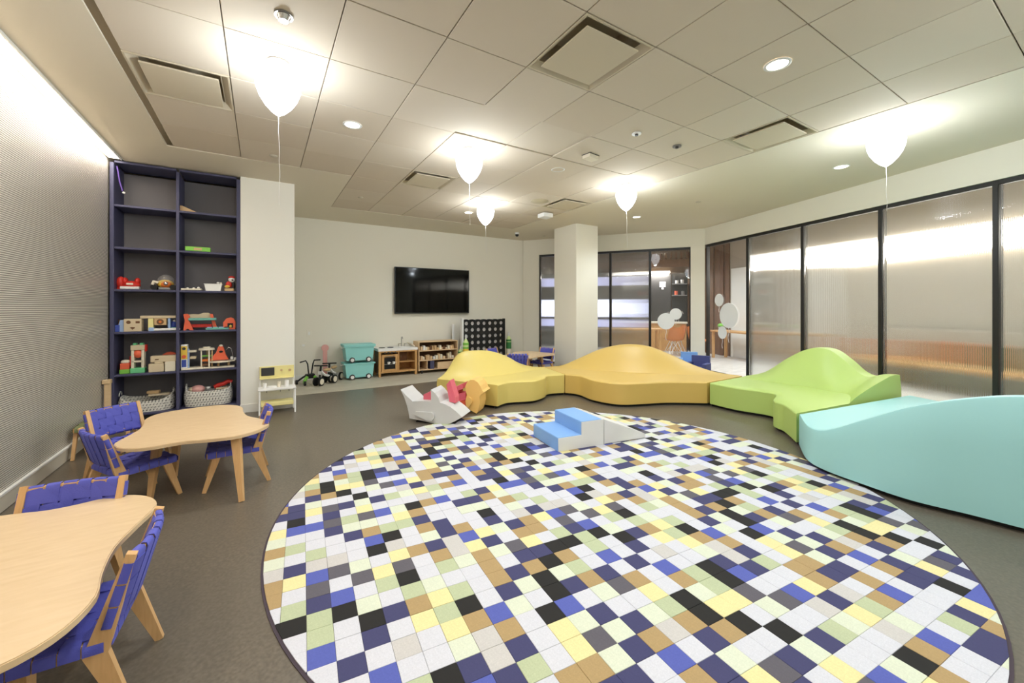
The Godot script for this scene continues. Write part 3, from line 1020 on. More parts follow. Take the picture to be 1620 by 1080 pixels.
# ---------------------------------------------------------------- rug
func make_rug() -> void:
	var ctr = Vector2(2.145, -2.43)
	var R = 2.15
	var o = thing("patchwork_rug", "large round patchwork rug of small coloured squares on the dark floor", "rug", Vector3(ctr.x, 0, ctr.y))
	var s = new_st()
	var circle := PackedVector2Array()
	for i in 120: circle.append(Vector2(cos(TAU * i / 120), sin(TAU * i / 120)) * R)
	prism(s, circle, 0.0, 0.005, Transform3D.IDENTITY, true)
	put(o, "backing", s, mat("rug_backing", col(70, 58, 66), 0.9))
	var cols = {"W": ["rug_white", col(214, 212, 217)], "C": ["rug_cream", col(218, 221, 197)], "S": ["rug_sage", col(188, 195, 157)], "Y": ["rug_yellow", col(234, 220, 160)], "T": ["rug_tan", col(178, 149, 102)], "N": ["rug_navy", col(66, 65, 104)], "B": ["rug_blue", col(88, 97, 174)], "K": ["rug_black", col(31, 28, 25)], "G": ["rug_grey", col(96, 91, 98)], "P": ["rug_pale", col(203, 197, 191)]}
	# the weave repeats every 14 squares one way and every 20 the other
	var weave = ["SWWNTSSNWWCCWT", "WSWWBKWTNWWKWC", "NPPWKPWCNTWNWP", "YBGCWYTNPBYCNT", "WGWGYGWTPYNWTT", "SNBWSKWSCTCGYW", "KSKCWSCWWTWNNK", "WSWKNTYSWTNTKT", "WBWNWYSKWNCKCS", "NWNWPWYTBCWKNT",
		"GTWBWWCPTWKBWC", "WYWTSKNPNWYCNW", "CSKCSKBNSWYGCN", "PTKYYGWWWTTCNT", "WNTKWCGBYTNNWB", "NCWWKWWPNPWTWT", "NYGNCNSCYSTBWN", "KWNWYWWWPCWWWW", "BBGSGBCKTBWSNY", "WWNCCWYTWWNNTC"]
	var fuzz = noise_tex(64, 0.4, Color(0.93, 0.93, 0.93), Color(1, 1, 1), 2, Vector2.ONE, 21)
	for c in cols.values():
		var m = mat(c[0], c[1], 0.92)
		m.albedo_texture = fuzz
		m.uv1_triplanar = true
		m.uv1_scale = Vector3.ONE * 6.0
		m.rim_enabled = true
		m.rim = 0.15
	rng.seed = 21
	var ex = Vector2(0.101545, 0.009312)        # one square along, in x and z
	var ez = Vector2(-0.008059, 0.104468)       # one square across
	var P = 0.104
	var cells = []
	for j in range(-40, 40):
		for i in range(-40, 40):
			var c = Vector2(0.90175, -1.56765) - ctr + ex * i + ez * j
			if c.length() > R + P * 0.7: continue
			cells.append({"c": c, "k": weave[posmod(j + 9, 20)][posmod(i + 8, 14)], "d": FW.dot(Vector3(c.x + ctr.x, 0, c.y + ctr.y)), "l": RT.dot(Vector3(c.x + ctr.x, 0, c.y + ctr.y)), "t": rng.randf_range(-0.0006, 0.0006)})
	var sq = new_st()
	var g = 0.0012
	box(sq, Vector3.ZERO, Vector3(ex.length() - g, 0.005, ez.length() - g), Transform3D.IDENTITY, 0.0012)
	var whole = mesh_of(sq)
	for c in cells: c["show"] = c.d > 1.25 and abs(c.l / max(c.d, 0.01)) < 1.3
	var order = cells.filter(func(c): return c.show)
	order.sort_custom(func(a, b): return a.d < b.d)
	var near = {}
	for i in min(300, order.size()): near[order[i]] = true
	var rest = {}
	var inner = PackedVector2Array()
	for v in circle: inner.append(v * ((R - 0.012) / R))
	for c in cells:
		var full = c.c.length() < R - P * 0.75
		var poly := PackedVector2Array()
		if not full:
			var sq4 = PackedVector2Array()
			for uv in [[-1, -1], [1, -1], [1, 1], [-1, 1]]:
				var p = c.c + (ex * uv[0] + ez * uv[1]) * 0.5 * (P - g) / P
				sq4.append(Vector2(p.x, -p.y))
			var cut = Geometry2D.intersect_polygons(sq4, inner)
			if cut.is_empty(): continue
			poly = cut[0]
			if poly.size() < 3: continue
		var tr = Transform3D(Basis(Vector3(ex.x, 0, ex.y).normalized(), Vector3.UP, Vector3(ez.x, 0, ez.y).normalized()), Vector3(c.c.x, 0.0065 + c.t, c.c.y))
		if near.has(c):
			var mi: MeshInstance3D
			if full:
				mi = put(o, "patch", whole, m_of(cols[c.k][0]))
				mi.transform = tr
			else:
				var q = new_st()
				prism(q, poly, 0.004, 0.009 + c.t)
				mi = put(o, "patch", q, m_of(cols[c.k][0]))
		else:
			if not rest.has(c.k): rest[c.k] = new_st()
			if full: box(rest[c.k], Vector3.ZERO, Vector3(ex.length() - g, 0.005, ez.length() - g), tr, 0.0)
			else: prism(rest[c.k], poly, 0.004, 0.009 + c.t)
	var am := ArrayMesh.new()
	for k in rest:
		rest[k].generate_normals()
		rest[k].set_material(m_of(cols[k][0]))
		rest[k].commit(am)
	var ro := MeshInstance3D.new()
	ro.name = "far_patches"
	ro.mesh = am
	o.add_child(ro)
	ro.set_meta("kind", "stuff")

# ---------------------------------------------------------------- foam seats
func foam(called: String, label: String, m: Material, front: Array, back: Array, hump: Array, ks: Array, kc: Array, kb: Array, hs := 0.325, n := 40, soft := 0.35, crisp := false) -> Node3D:
	# front and back are plan curves (x, z); hump the crest height; ks, kc, kb where across the depth the back begins to rise, reaches the crest and leaves it
	var o = thing(called, label, "foam seat", Vector3.ZERO, 0.0, "wavy foam seats in a row before the glass")
	var rings = []
	var low = []
	for i in n + 1:
		var t = float(i) / n
		var F2: Vector2 = along(front, t)
		var B2: Vector2 = along(back, t)
		var h: float = max(hs, along(hump, t))
		var s0: float = along(ks, t)
		var s1: float = along(kc, t)
		var s2: float = along(kb, t)
		var D = (B2 - F2).length()
		var P = func(k, y): 
			var q = F2.lerp(B2, k)
			return Vector3(q.x, y, q.y)
		var e = 0.014 / D
		var ring = [P.call(0.0, 0.036), P.call(0.0, hs - 0.014), P.call(e * 0.35, hs - 0.004), P.call(e, hs)]
		for k in 4: ring.append(P.call(lerp(e, s0, (k + 1) / 4.0), hs))
		for k in 8:
			var u = (k + 1) / 8.0
			ring.append(P.call(lerp(s0, s1, u), lerp(hs, h, lerp(pow(u, 0.78 if crisp else 0.95), u * u * (3.0 - 2.0 * u), soft))))
		ring.append(P.call(lerp(s1, s2, 0.5), h + 0.006))
		ring.append(P.call(s2 - e * 0.5, h))
		ring.append(P.call(s2, h - 0.014))
		ring.append(P.call(lerp(s2, 1.0, 0.8), lerp(h, 0.2, 0.5)))
		ring.append(P.call(1.0, 0.036))
		rings.append(ring)
		low.append([P.call(0.045 / D, 0.0), P.call(0.045 / D, 0.04), P.call(1.0 - 0.045 / D, 0.04), P.call(1.0 - 0.045 / D, 0.0)])
	var turned = (rings[1][0] - rings[0][0]).cross(rings[0][1] - rings[0][0]).dot(rings[0][0] - rings[0][-1]) < 0.0
	var s = new_st()
	s.set_smooth_group(1)
	var flat = {0: true}
	for i in n:
		for k in rings[0].size() - 1:
			# the front face, the top and the back face meet at a crease
			s.set_smooth_group(1 if k < 1 else 2 if k < 7 else 4 if (k < 15 and crisp) else 4 if k < 18 and not crisp else 5 if k < 17 else 3)
			var a = rings[i][k]
			var b = rings[i + 1][k]
			var c = rings[i + 1][k + 1]
			var d = rings[i][k + 1]
			if turned: quad(s, d, c, b, a)
			else: quad(s, a, b, c, d)
	for e in [0, n]:
		var r = rings[e]
		var p2 = PackedVector2Array()
		var ax = (r[-1] - r[0]).normalized()
		for p in r: p2.append(Vector2((p - r[0]).dot(ax), p.y))
		var idx = Geometry2D.triangulate_polygon(p2)
		s.set_smooth_group(-1)
		var outward = (r[0] - rings[1 if e == 0 else n - 1][0])
		for q in range(0, idx.size(), 3):
			var a = r[idx[q]]
			var b = r[idx[q + 1]]
			var c = r[idx[q + 2]]
			if (b - a).cross(c - a).dot(outward) < 0.0: tri(s, a, c, b)
			else: tri(s, a, b, c)
	put(o, "body", s, m)
	s = new_st()
	s.set_smooth_group(-1)
	for i in n:
		for k in 3:
			var a = low[i][k]
			var b = low[i + 1][k]
			var c = low[i + 1][k + 1]
			var d = low[i][k + 1]
			if turned: quad(s, d, c, b, a)
			else: quad(s, a, b, c, d)
	put(o, "plinth", s, m_of("black"))
	return o

func v2(list: Array) -> Array:
	var o = []
	for p in list: o.append(Vector2(p[0], p[1]))
	return o

func make_foam_seats() -> void:
	foam("foam_seat", "yellow wavy foam seat with a rounded backrest beside the grey rocker", m_of("foam_yellow"),
		v2([[2.72, -4.76], [2.95, -4.86], [3.31, -4.77], [3.58, -4.87], [3.77, -5.02], [4.05, -4.97]]), v2([[2.19, -5.64], [2.55, -5.92], [3.0, -6.05], [3.5, -6.05], [3.9, -5.92], [4.25, -5.77]]),
		[0.325, 0.40, 0.64, 0.67, 0.64, 0.54, 0.41, 0.335, 0.325], [0.7, 0.58, 0.52, 0.52, 0.55, 0.6, 0.62], [0.97, 0.9, 0.86, 0.86, 0.88, 0.94, 0.97], [0.99, 0.98, 0.97, 0.97, 0.98, 0.99, 0.99])
	foam("foam_seat", "pale orange wavy foam seat with a broad backrest hump before the corner glass", m_of("foam_orange"),
		v2([[4.06, -4.96], [4.15, -4.74], [4.08, -4.35], [4.2, -3.96], [4.55, -3.80], [4.89, -3.67], [5.30, -3.37]]), v2([[4.26, -5.775], [4.75, -5.68], [5.25, -5.42], [5.72, -5.0], [6.03, -4.5], [6.2, -3.95], [6.28, -3.41]]),
		[0.325, 0.33, 0.46, 0.62, 0.715, 0.70, 0.57, 0.42, 0.335, 0.325], [0.72, 0.62, 0.58, 0.58, 0.62, 0.72], [0.97, 0.92, 0.9, 0.9, 0.92, 0.97], [0.99, 0.985, 0.98, 0.98, 0.985, 0.99])
	foam("foam_seat", "lime green wavy foam seat with a tall backrest before the reeded glass", m_of("foam_green"),
		v2([[5.315, -3.335], [5.28, -2.95], [5.33, -2.52], [4.93, -2.33], [4.80, -2.16], [4.51, -1.92]]), v2([[6.29, -3.375], [6.68, -2.95], [6.86, -2.5], [6.84, -2.15], [6.75, -1.9], [6.62, -1.68]]),
		[0.325, 0.40, 0.62, 0.79, 0.80, 0.68, 0.54, 0.50, 0.55, 0.56], [0.80, 0.60, 0.53, 0.60, 0.62, 0.45], [0.97, 0.84, 0.82, 0.86, 0.87, 0.87], [0.99, 0.98, 0.975, 0.975, 0.98, 0.98], 0.325, 56, 0.0, true)
	# the teal one turns its back to the room
	foam("foam_seat", "large teal wavy foam seat with its high curved back over the rug edge", m_of("foam_teal"),
		v2([[6.6, -1.60], [6.35, -1.1], [6.1, -0.5], [5.9, 0.2], [5.8, 1.0]]), v2([[4.48, -1.885], [4.09, -1.66], [3.94, -1.47], [3.87, -1.2], [3.83, -0.93], [3.89, -0.65], [3.93, -0.40], [4.02, -0.05], [4.2, 0.45], [4.5, 1.0]]),
		[0.325, 0.325, 0.36, 0.52, 0.68, 0.785, 0.835, 0.83, 0.70, 0.5], [0.96, 0.93, 0.85, 0.72, 0.68, 0.7], [0.99, 0.98, 0.95, 0.93, 0.92, 0.92], [0.998, 0.998, 0.996, 0.995, 0.995, 0.995], 0.325, 56, 0.2, true)

# ---------------------------------------------------------------- navy shelf
const SHELF_Y := [0.13, 0.60, 1.093, 1.587, 2.075, 2.562, 3.04]

func make_shelf() -> void:
	var o = thing("tall_shelf", "tall navy built-in shelf with twelve open cells full of toys", "shelf")
	var xl = -1.475
	var xr = -0.238
	var z0 = SHELF_Z
	var dep = 0.42
	var s = new_st()
	box(s, Vector3(xl + 0.018, 1.52, z0 - dep / 2), Vector3(0.036, 3.04, dep))
	put(o, "side_panel", s, m_of("navy"))
	s = new_st()
	box(s, Vector3(xr - 0.02, 1.52, z0 - dep / 2), Vector3(0.04, 3.04, dep))
	put(o, "side_panel", s, m_of("navy"))
	s = new_st()
	box(s, Vector3(-0.872, 1.55, z0 - dep / 2 - 0.004), Vector3(0.03, 2.96, dep - 0.008))
	put(o, "divider", s, m_of("navy"))
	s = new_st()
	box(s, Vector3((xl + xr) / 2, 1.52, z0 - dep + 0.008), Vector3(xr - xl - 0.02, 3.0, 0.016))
	put(o, "back_panel", s, m_of("shelf_back_grey_lit"))
	for k in SHELF_Y.size():
		for c in [[xl + 0.036, -0.887], [-0.857, xr - 0.04]]:
			s = new_st()
			var th = 0.026
			box(s, Vector3((c[0] + c[1]) / 2, SHELF_Y[k] - th / 2 + (0.026 if k == 6 else 0.0), z0 - dep / 2 - 0.003), Vector3(c[1] - c[0], th, dep - 0.006))
			put(o, "shelf_board", s, m_of("navy"))
	s = new_st()
	box(s, Vector3((xl + xr) / 2, 0.05, z0 - 0.04), Vector3(xr - xl - 0.08, 0.1, 0.02))
	put(o, "plinth", s, m_of("black"))

# ---------------------------------------------------------------- tables and woven chairs
func table_outline() -> PackedVector2Array:
	var c = Vector2(-0.40, -4.11)
	var w = [[-0.84, -3.70], [-0.85, -3.79], [-0.82, -3.93], [-0.79, -4.11], [-0.80, -4.30], [-0.82, -4.44], [-0.79, -4.57], [-0.72, -4.65], [-0.59, -4.70], [-0.46, -4.73], [-0.31, -4.71], [-0.20, -4.62], [-0.15, -4.49], [-0.14, -4.32], [-0.10, -4.12], [-0.03, -4.00], [0.025, -3.90], [0.05, -3.80], [0.04, -3.71], [-0.01, -3.62], [-0.08, -3.55], [-0.18, -3.51], [-0.33, -3.53], [-0.44, -3.56], [-0.53, -3.555], [-0.62, -3.535], [-0.71, -3.55], [-0.79, -3.61]]
	var pts = []
	for p in w: pts.append(Vector2(p[0] - c.x, -(p[1] - c.y)))
	return rnd_poly(pts, 3)

func make_table(label: String, at: Vector3, yaw: float) -> Node3D:
	var o = thing("wavy_table", label, "table", at, yaw, "small maple tables with wavy tops")
	var poly = table_outline()
	var s = new_st()
	prism(s, poly, 0.428, 0.447, Transform3D.IDENTITY, true)
	# eased upper edge
	var small = Geometry2D.offset_polygon(poly, -0.004)[0]
	prism(s, small, 0.447, 0.45, Transform3D.IDENTITY, true)
	put(o, "table_top", s, m_of("maple"))
	for l in [[-0.24, 0.24, -0.28, 0.29], [0.24, 0.52, 0.28, 0.67], [-0.18, -0.10, -0.20, -0.12], [0.02, -0.38, 0.04, -0.42]]:
		s = new_st()
		taper_bar(s, Vector3(l[2], 0, l[3]), Vector3(l[0], 0.43, l[1]), Vector2(0.028, 0.028), Vector2(0.056, 0.05), Vector3(1, 0, 0.4))
		put(o, "leg", s, m_of("maple_leg"))
	return o

func ribbon(pts: Array, side: Array, w: float, th: float) -> SurfaceTool:     # a strap along pts, side[i] its width direction
	var s = new_st()
	s.set_smooth_group(-1)
	var rings = []
	for i in pts.size():
		var d = (pts[min(i + 1, pts.size() - 1)] - pts[max(i - 1, 0)]).normalized()
		var x = side[i]
		var nrm = d.cross(x).normalized()
		rings.append([pts[i] - x * w / 2 - nrm * th / 2, pts[i] + x * w / 2 - nrm * th / 2, pts[i] + x * w / 2 + nrm * th / 2, pts[i] - x * w / 2 + nrm * th / 2])
	for i in rings.size() - 1:
		for k in 4:
			s.set_smooth_group(10 + k)
			quad(s, rings[i][k], rings[i][(k + 1) % 4], rings[i + 1][(k + 1) % 4], rings[i + 1][k])
	s.set_smooth_group(-1)
	return s

func back_pt(u: float, v: float, off: float) -> Vector3:      # a point on the curved chair back, off towards the sitter
	var p = Vector3(u * 0.178, 0.325 + 0.205 * v, -0.150 - 0.058 * v - 0.030 * (1.0 - u * u))
	return p + Vector3(-u * 0.3, 0.26, 0.95).normalized() * off

func seat_pt(u: float, w: float, off: float) -> Vector3:
	var sag = 0.012 * (1.0 - u * u) * (1.0 - pow(2.0 * w - 1.0, 2))
	return Vector3(u * 0.175, 0.288 - sag + off, -0.15 + 0.33 * w)

func make_chair(called: String, label: String, web: String, with_back := true) -> Node3D:
	var o = thing(called, label, "chair", Vector3.ZERO, 0.0, "small maple chairs with woven blue straps")
	var wood = m_of("maple_leg")
	var W = m_of(web)
	var s
	for sx in [-1, 1]:
		s = new_st()
		taper_bar(s, Vector3(sx * 0.182, 0, 0.20), Vector3(sx * 0.172, 0.275, 0.115), Vector2(0.022, 0.026), Vector2(0.026, 0.05), Vector3.RIGHT)
		put(o, "leg", s, wood)
		s = new_st()
		taper_bar(s, Vector3(sx * 0.182, 0, -0.215), Vector3(sx * 0.176, 0.25, -0.125), Vector2(0.022, 0.026), Vector2(0.026, 0.06), Vector3.RIGHT)
		if with_back:
			taper_bar(s, Vector3(sx * 0.176, 0.235, -0.125), Vector3(sx * 0.178, 0.545, -0.215), Vector2(0.026, 0.062), Vector2(0.026, 0.028), Vector3.RIGHT)
		put(o, "leg", s, wood)
		s = new_st()
		taper_bar(s, Vector3(sx * 0.172, 0.262, -0.15), Vector3(sx * 0.172, 0.262, 0.18), Vector2(0.024, 0.038), Vector2(0.024, 0.038), Vector3.RIGHT)
		put(o, "side_rail", s, wood)
	for z in [-0.145, 0.175]:
		s = new_st()
		box(s, Vector3(0, 0.262, z), Vector3(0.34, 0.038, 0.022))
		put(o, "cross_rail", s, wood)
	# seat straps
	var n = 6
	for i in n:
		var u = -0.83 + 1.66 * i / (n - 1)
		var pts = [Vector3(u * 0.175, 0.250, -0.163), Vector3(u * 0.175, 0.276, -0.163)]
		for k in 13:
			var w = k / 12.0
			pts.append(seat_pt(u, w, 0.0035 * (1.0 if (i % 2 == 0) else -1.0) * cos(PI * 6.0 * w)))
		pts.append(Vector3(u * 0.175, 0.276, 0.194))
		pts.append(Vector3(u * 0.175, 0.246, 0.192))
		var side = []
		for p in pts: side.append(Vector3.RIGHT)
		put(o, "seat_strap", ribbon(pts, side, 0.053, 0.003), W)
	for j in n:
		var w = 0.085 + 0.83 * j / (n - 1)
		var z = -0.15 + 0.33 * w
		var pts = [Vector3(-0.190, 0.246, z), Vector3(-0.190, 0.276, z)]
		for k in 13:
			var u = -1.0 + k / 6.0
			pts.append(seat_pt(u, w, -0.0035 * (1.0 if (j % 2 == 0) else -1.0) * cos(PI * 6.0 * (u + 1) * 0.5)))
		pts.append(Vector3(0.190, 0.276, z))
		pts.append(Vector3(0.190, 0.246, z))
		var side = []
		for p in pts: side.append(Vector3.FORWARD)
		put(o, "seat_strap", ribbon(pts, side, 0.051, 0.003), W)
	if not with_back: return o
	# back rails follow the curve
	for v in [0.04, 0.97]:
		s = new_st()
		for k in 8:
			var a = -1.0 + k / 4.0
			taper_bar(s, back_pt(a, v, 0), back_pt(a + 0.25, v, 0), Vector2(0.02, 0.02), Vector2(0.02, 0.02), Vector3.UP)
		put(o, "back_rail", s, wood)
	for i in 6:
		var u = -0.80 + 1.6 * i / 5.0
		var pts = [back_pt(u, 0.2, -0.013), back_pt(u, -0.02, -0.013), back_pt(u, -0.06, 0.0)]
		for k in 9:
			var v = k / 8.0
			pts.append(back_pt(u, v, 0.0125 + 0.003 * (1.0 if i % 2 == 0 else -1.0) * cos(PI * 3.0 * v)))
		pts += [back_pt(u, 1.04, 0.008), back_pt(u, 1.05, -0.006), back_pt(u, 1.0, -0.014), back_pt(u, 0.05, -0.014)]
		var side = []
		for p in pts: side.append(Vector3(cos(u * 0.3), 0, sin(u * 0.3)))
		put(o, "back_strap", ribbon(pts, side, 0.047, 0.003), W)
	for j in 3:
		var v = 0.14 + 0.33 * j
		var pts = [back_pt(-0.7, v, -0.018), back_pt(-1.06, v, -0.02), back_pt(-1.10, v, 0.0)]
		for k in 13:
			var u = -1.0 + k / 6.0
			pts.append(back_pt(u, v, 0.0125 - 0.003 * (1.0 if j % 2 == 0 else -1.0) * cos(PI * 6.0 * (u + 1) * 0.5)))
		pts += [back_pt(1.10, v, 0.0), back_pt(1.06, v, -0.02), back_pt(0.7, v, -0.018)]
		var side = []
		for p in pts: side.append(Vector3(0, 0.96, -0.27))
		put(o, "back_strap", ribbon(pts, side, 0.064, 0.003), W)
	return o

func make_tables_and_chairs() -> void:
	var t1 = make_table("wavy maple table standing before the navy shelf", Vector3(-0.40, 0, -4.11), 0.0)
	copy_of(t1, Vector3(-0.87, 0, -2.13), PI, "wavy maple table beside the woven steel wall, two blue chairs pushed in")
	copy_of(t1, Vector3(4.42, 0, -6.68), 1.9, "wavy maple table far behind the yellow foam seat")
	var ch = make_chair("woven_chair", "blue woven chair at the end of the steel-wall table, back towards the shelf", "web_blue")
	ch.position = Vector3(-0.795, 0, -2.53)
	ch.rotation.y = deg_to_rad(-11)
	copy_of(ch, Vector3(-0.58, 0, -2.02), deg_to_rad(-92), "blue woven chair on the rug side of the steel-wall table")
	copy_of(ch, Vector3(-0.78, 0, -3.88), deg_to_rad(122), "blue woven chair on the wall side of the shelf table, turned sideways")
	copy_of(ch, Vector3(-0.92, 0, -4.52), deg_to_rad(44), "blue woven chair nearest the baskets, facing the shelf table")
	copy_of(ch, Vector3(-0.17, 0, -3.93), deg_to_rad(-88), "blue woven chair on the open-floor side of the shelf table")
	copy_of(ch, Vector3(4.12, 0, -7.12), deg_to_rad(25), "blue woven chair behind the far table, in front of the black disc board")
	copy_of(ch, Vector3(4.05, 0, -6.35), deg_to_rad(150), "blue woven chair between the far table and the yellow foam seat")
	copy_of(ch, Vector3(4.86, 0, -6.72), deg_to_rad(-75), "blue woven chair at the far table beside the column")
	var st = make_chair("woven_stool", "olive woven stool with maple legs against the woven steel wall", "web_olive", false)
	st.set_meta("category", "stool")
	st.remove_meta("group")
	st.position = Vector3(-1.27, 0, -5.36)
	st.rotation.y = 0.05
	var po = thing("wooden_post", "pale wooden post with a flared top standing in the corner by the navy shelf", "post", Vector3(-1.44, 0, -6.12))
	parts(po, [["shaft", "maple", ["b", 0, 0.27, 0, 0.05, 0.54, 0.05]], ["flared_top", "maple", ["b", -0.005, 0.56, 0, 0.07, 0.045, 0.07]]])

# ---------------------------------------------------------------- rockers and steps
func make_soft_play() -> void:
	# grey rocker: outline drawn in its own upright plane
	var zax = (FW * 0.97 + RT * 0.23).normalized()
	var xax = Vector3.UP.cross(-zax).normalized()
	var O = pl(697, 671)
	var o = thing("rocking_plane", "light grey foam rocker with a tail fin and pink seat by the rug edge", "rocker", O)
	o.transform.basis = Basis(xax, Vector3.UP, -zax)
	var U = func(list):
		var p = []
		for q in list: p.append([(q[0] - 760) * 0.000757, (985 - q[1]) * 0.000757])
		return p
	var outline = U.call([[75, 475], [165, 560], [285, 655], [450, 638], [600, 640], [596, 455], [660, 500], [720, 570], [752, 650], [830, 668], [920, 705], [1010, 765], [1115, 852], [1000, 920], [930, 955], [850, 983], [770, 985], [690, 983], [560, 968], [450, 950], [230, 925], [215, 830], [185, 720], [140, 600]])
	parts(o, [["body", "soft_grey", ["p", outline, -0.30, 0.0]]])
	var fin = U.call([[320, 830], [350, 805], [480, 800], [620, 800], [665, 830], [668, 880], [630, 935], [560, 935], [440, 895], [360, 865]])
	parts(o, [["side_fin", "soft_grey", ["p", fin, 0.0, 0.03]]])
	var seat = U.call([[420, 640], [420, 560], [600, 480], [600, 640]])
	parts(o, [["seat", "pink", ["p", seat, -0.24, -0.08]]])
	var wind = U.call([[830, 670], [780, 400], [840, 330], [930, 600], [930, 690]])
	parts(o, [["windscreen", "pink", ["p", wind, -0.27, -0.14]], ["base_strip", "black", ["b", -0.08, 0.006, -0.15, 0.5, 0.012, 0.25]]])
	# peach rocker behind it
	var O2 = pl(752, 647) * 0.95
	var o2 = thing("rocking_animal", "peach foam rocker with a round head and pink saddle behind the grey rocker", "rocker", O2)
	o2.transform.basis = Basis(xax, Vector3.UP, -zax)
	var V = func(list):
		var p = []
		for q in list: p.append([(q[0] - 1250) * 0.00088, 0.012 + (760 - q[1]) * 0.00080])
		return p
	parts(o2, [["head", "peach", ["p", V.call([[1250, 752], [1180, 715], [1110, 650], [1095, 560], [1120, 470], [1100, 400], [1095, 330], [1120, 265], [1170, 225], [1225, 220], [1285, 255], [1325, 315], [1355, 385], [1385, 412], [1335, 445], [1310, 490], [1315, 600], [1295, 690], [1270, 758]]), -0.28, 0.0]],
		["ear", "peach", ["p", V.call([[1110, 600], [1120, 520], [1160, 495], [1200, 520], [1210, 570], [1185, 620], [1150, 660], [1120, 650]]), 0.0, 0.025]],
		["saddle", "pink", ["p", V.call([[890, 560], [815, 415], [1035, 300], [1040, 380], [960, 420], [960, 470], [1080, 450], [1085, 560], [960, 590]]), -0.24, -0.04]],
		["foot", "coral", ["p", V.call([[930, 700], [960, 590], [1090, 570], [1100, 720]]), -0.22, -0.02]]])
	# soft step and wedge on the rug
	var a = pl(843.5, 690)
	var b = pl(883.5, 716)
	var c = pl(955.5, 704)
	var dx = (c - b).normalized()
	var dz = Vector3(-dx.z, 0, dx.x)
	var st = thing("soft_step", "pale blue and white soft foam step block lying on the patchwork rug", "foam step", Vector3(b.x, 0.0095, b.z))
	st.transform.basis = Basis(dx, Vector3.UP, dz)
	var L = (c - b).length() - 0.004
	var D = 0.52
	var h = 0.125
	var prof = [[0, 0], [L, 0], [L, 2 * h], [L * 0.5, 2 * h], [L * 0.5, h], [0, h]]
	parts(st, [["side_panel", "vinyl_white", ["p", prof, -0.008, 0.0]], ["side_panel", "vinyl_white", ["p", prof, -D, -D + 0.008]], ["core", "vinyl_white", ["p", prof, -D + 0.008, -0.008]],
		["tread", "sky_blue", ["b", L * 0.25, h + 0.002, -D / 2, L * 0.5, 0.006, D - 0.012]], ["tread", "sky_blue", ["b", L * 0.73, 2 * h + 0.002, -D / 2, L * 0.46, 0.006, D - 0.012]],
		["riser", "sky_blue", ["b", -0.001, h * 0.5, -D / 2, 0.006, h, D - 0.012]], ["riser", "sky_blue", ["b", L * 0.5 - 0.001, h * 1.5, -D / 2, 0.006, h, D - 0.012]]])
	var wd = thing("soft_wedge", "white soft foam wedge sloping down from the blue step block", "foam wedge", Vector3(c.x, 0.0095, c.z))
	var c2 = pl(1020.5, 694)
	dx = (c2 - c).normalized()
	dz = Vector3(-dx.z, 0, dx.x)
	wd.transform.basis = Basis(dx, Vector3.UP, dz)
	var L2 = (c2 - c).length()
	parts(wd, [["body", "vinyl_white", ["p", [[0.003, 0], [L2, 0], [L2, 0.045], [L2 - 0.02, 0.055], [0.003, 0.247]], -D, 0.0]], ["seam", "grey", ["b", L2 * 0.5, 0.003, 0.001, L2 * 0.96, 0.004, 0.004]]])

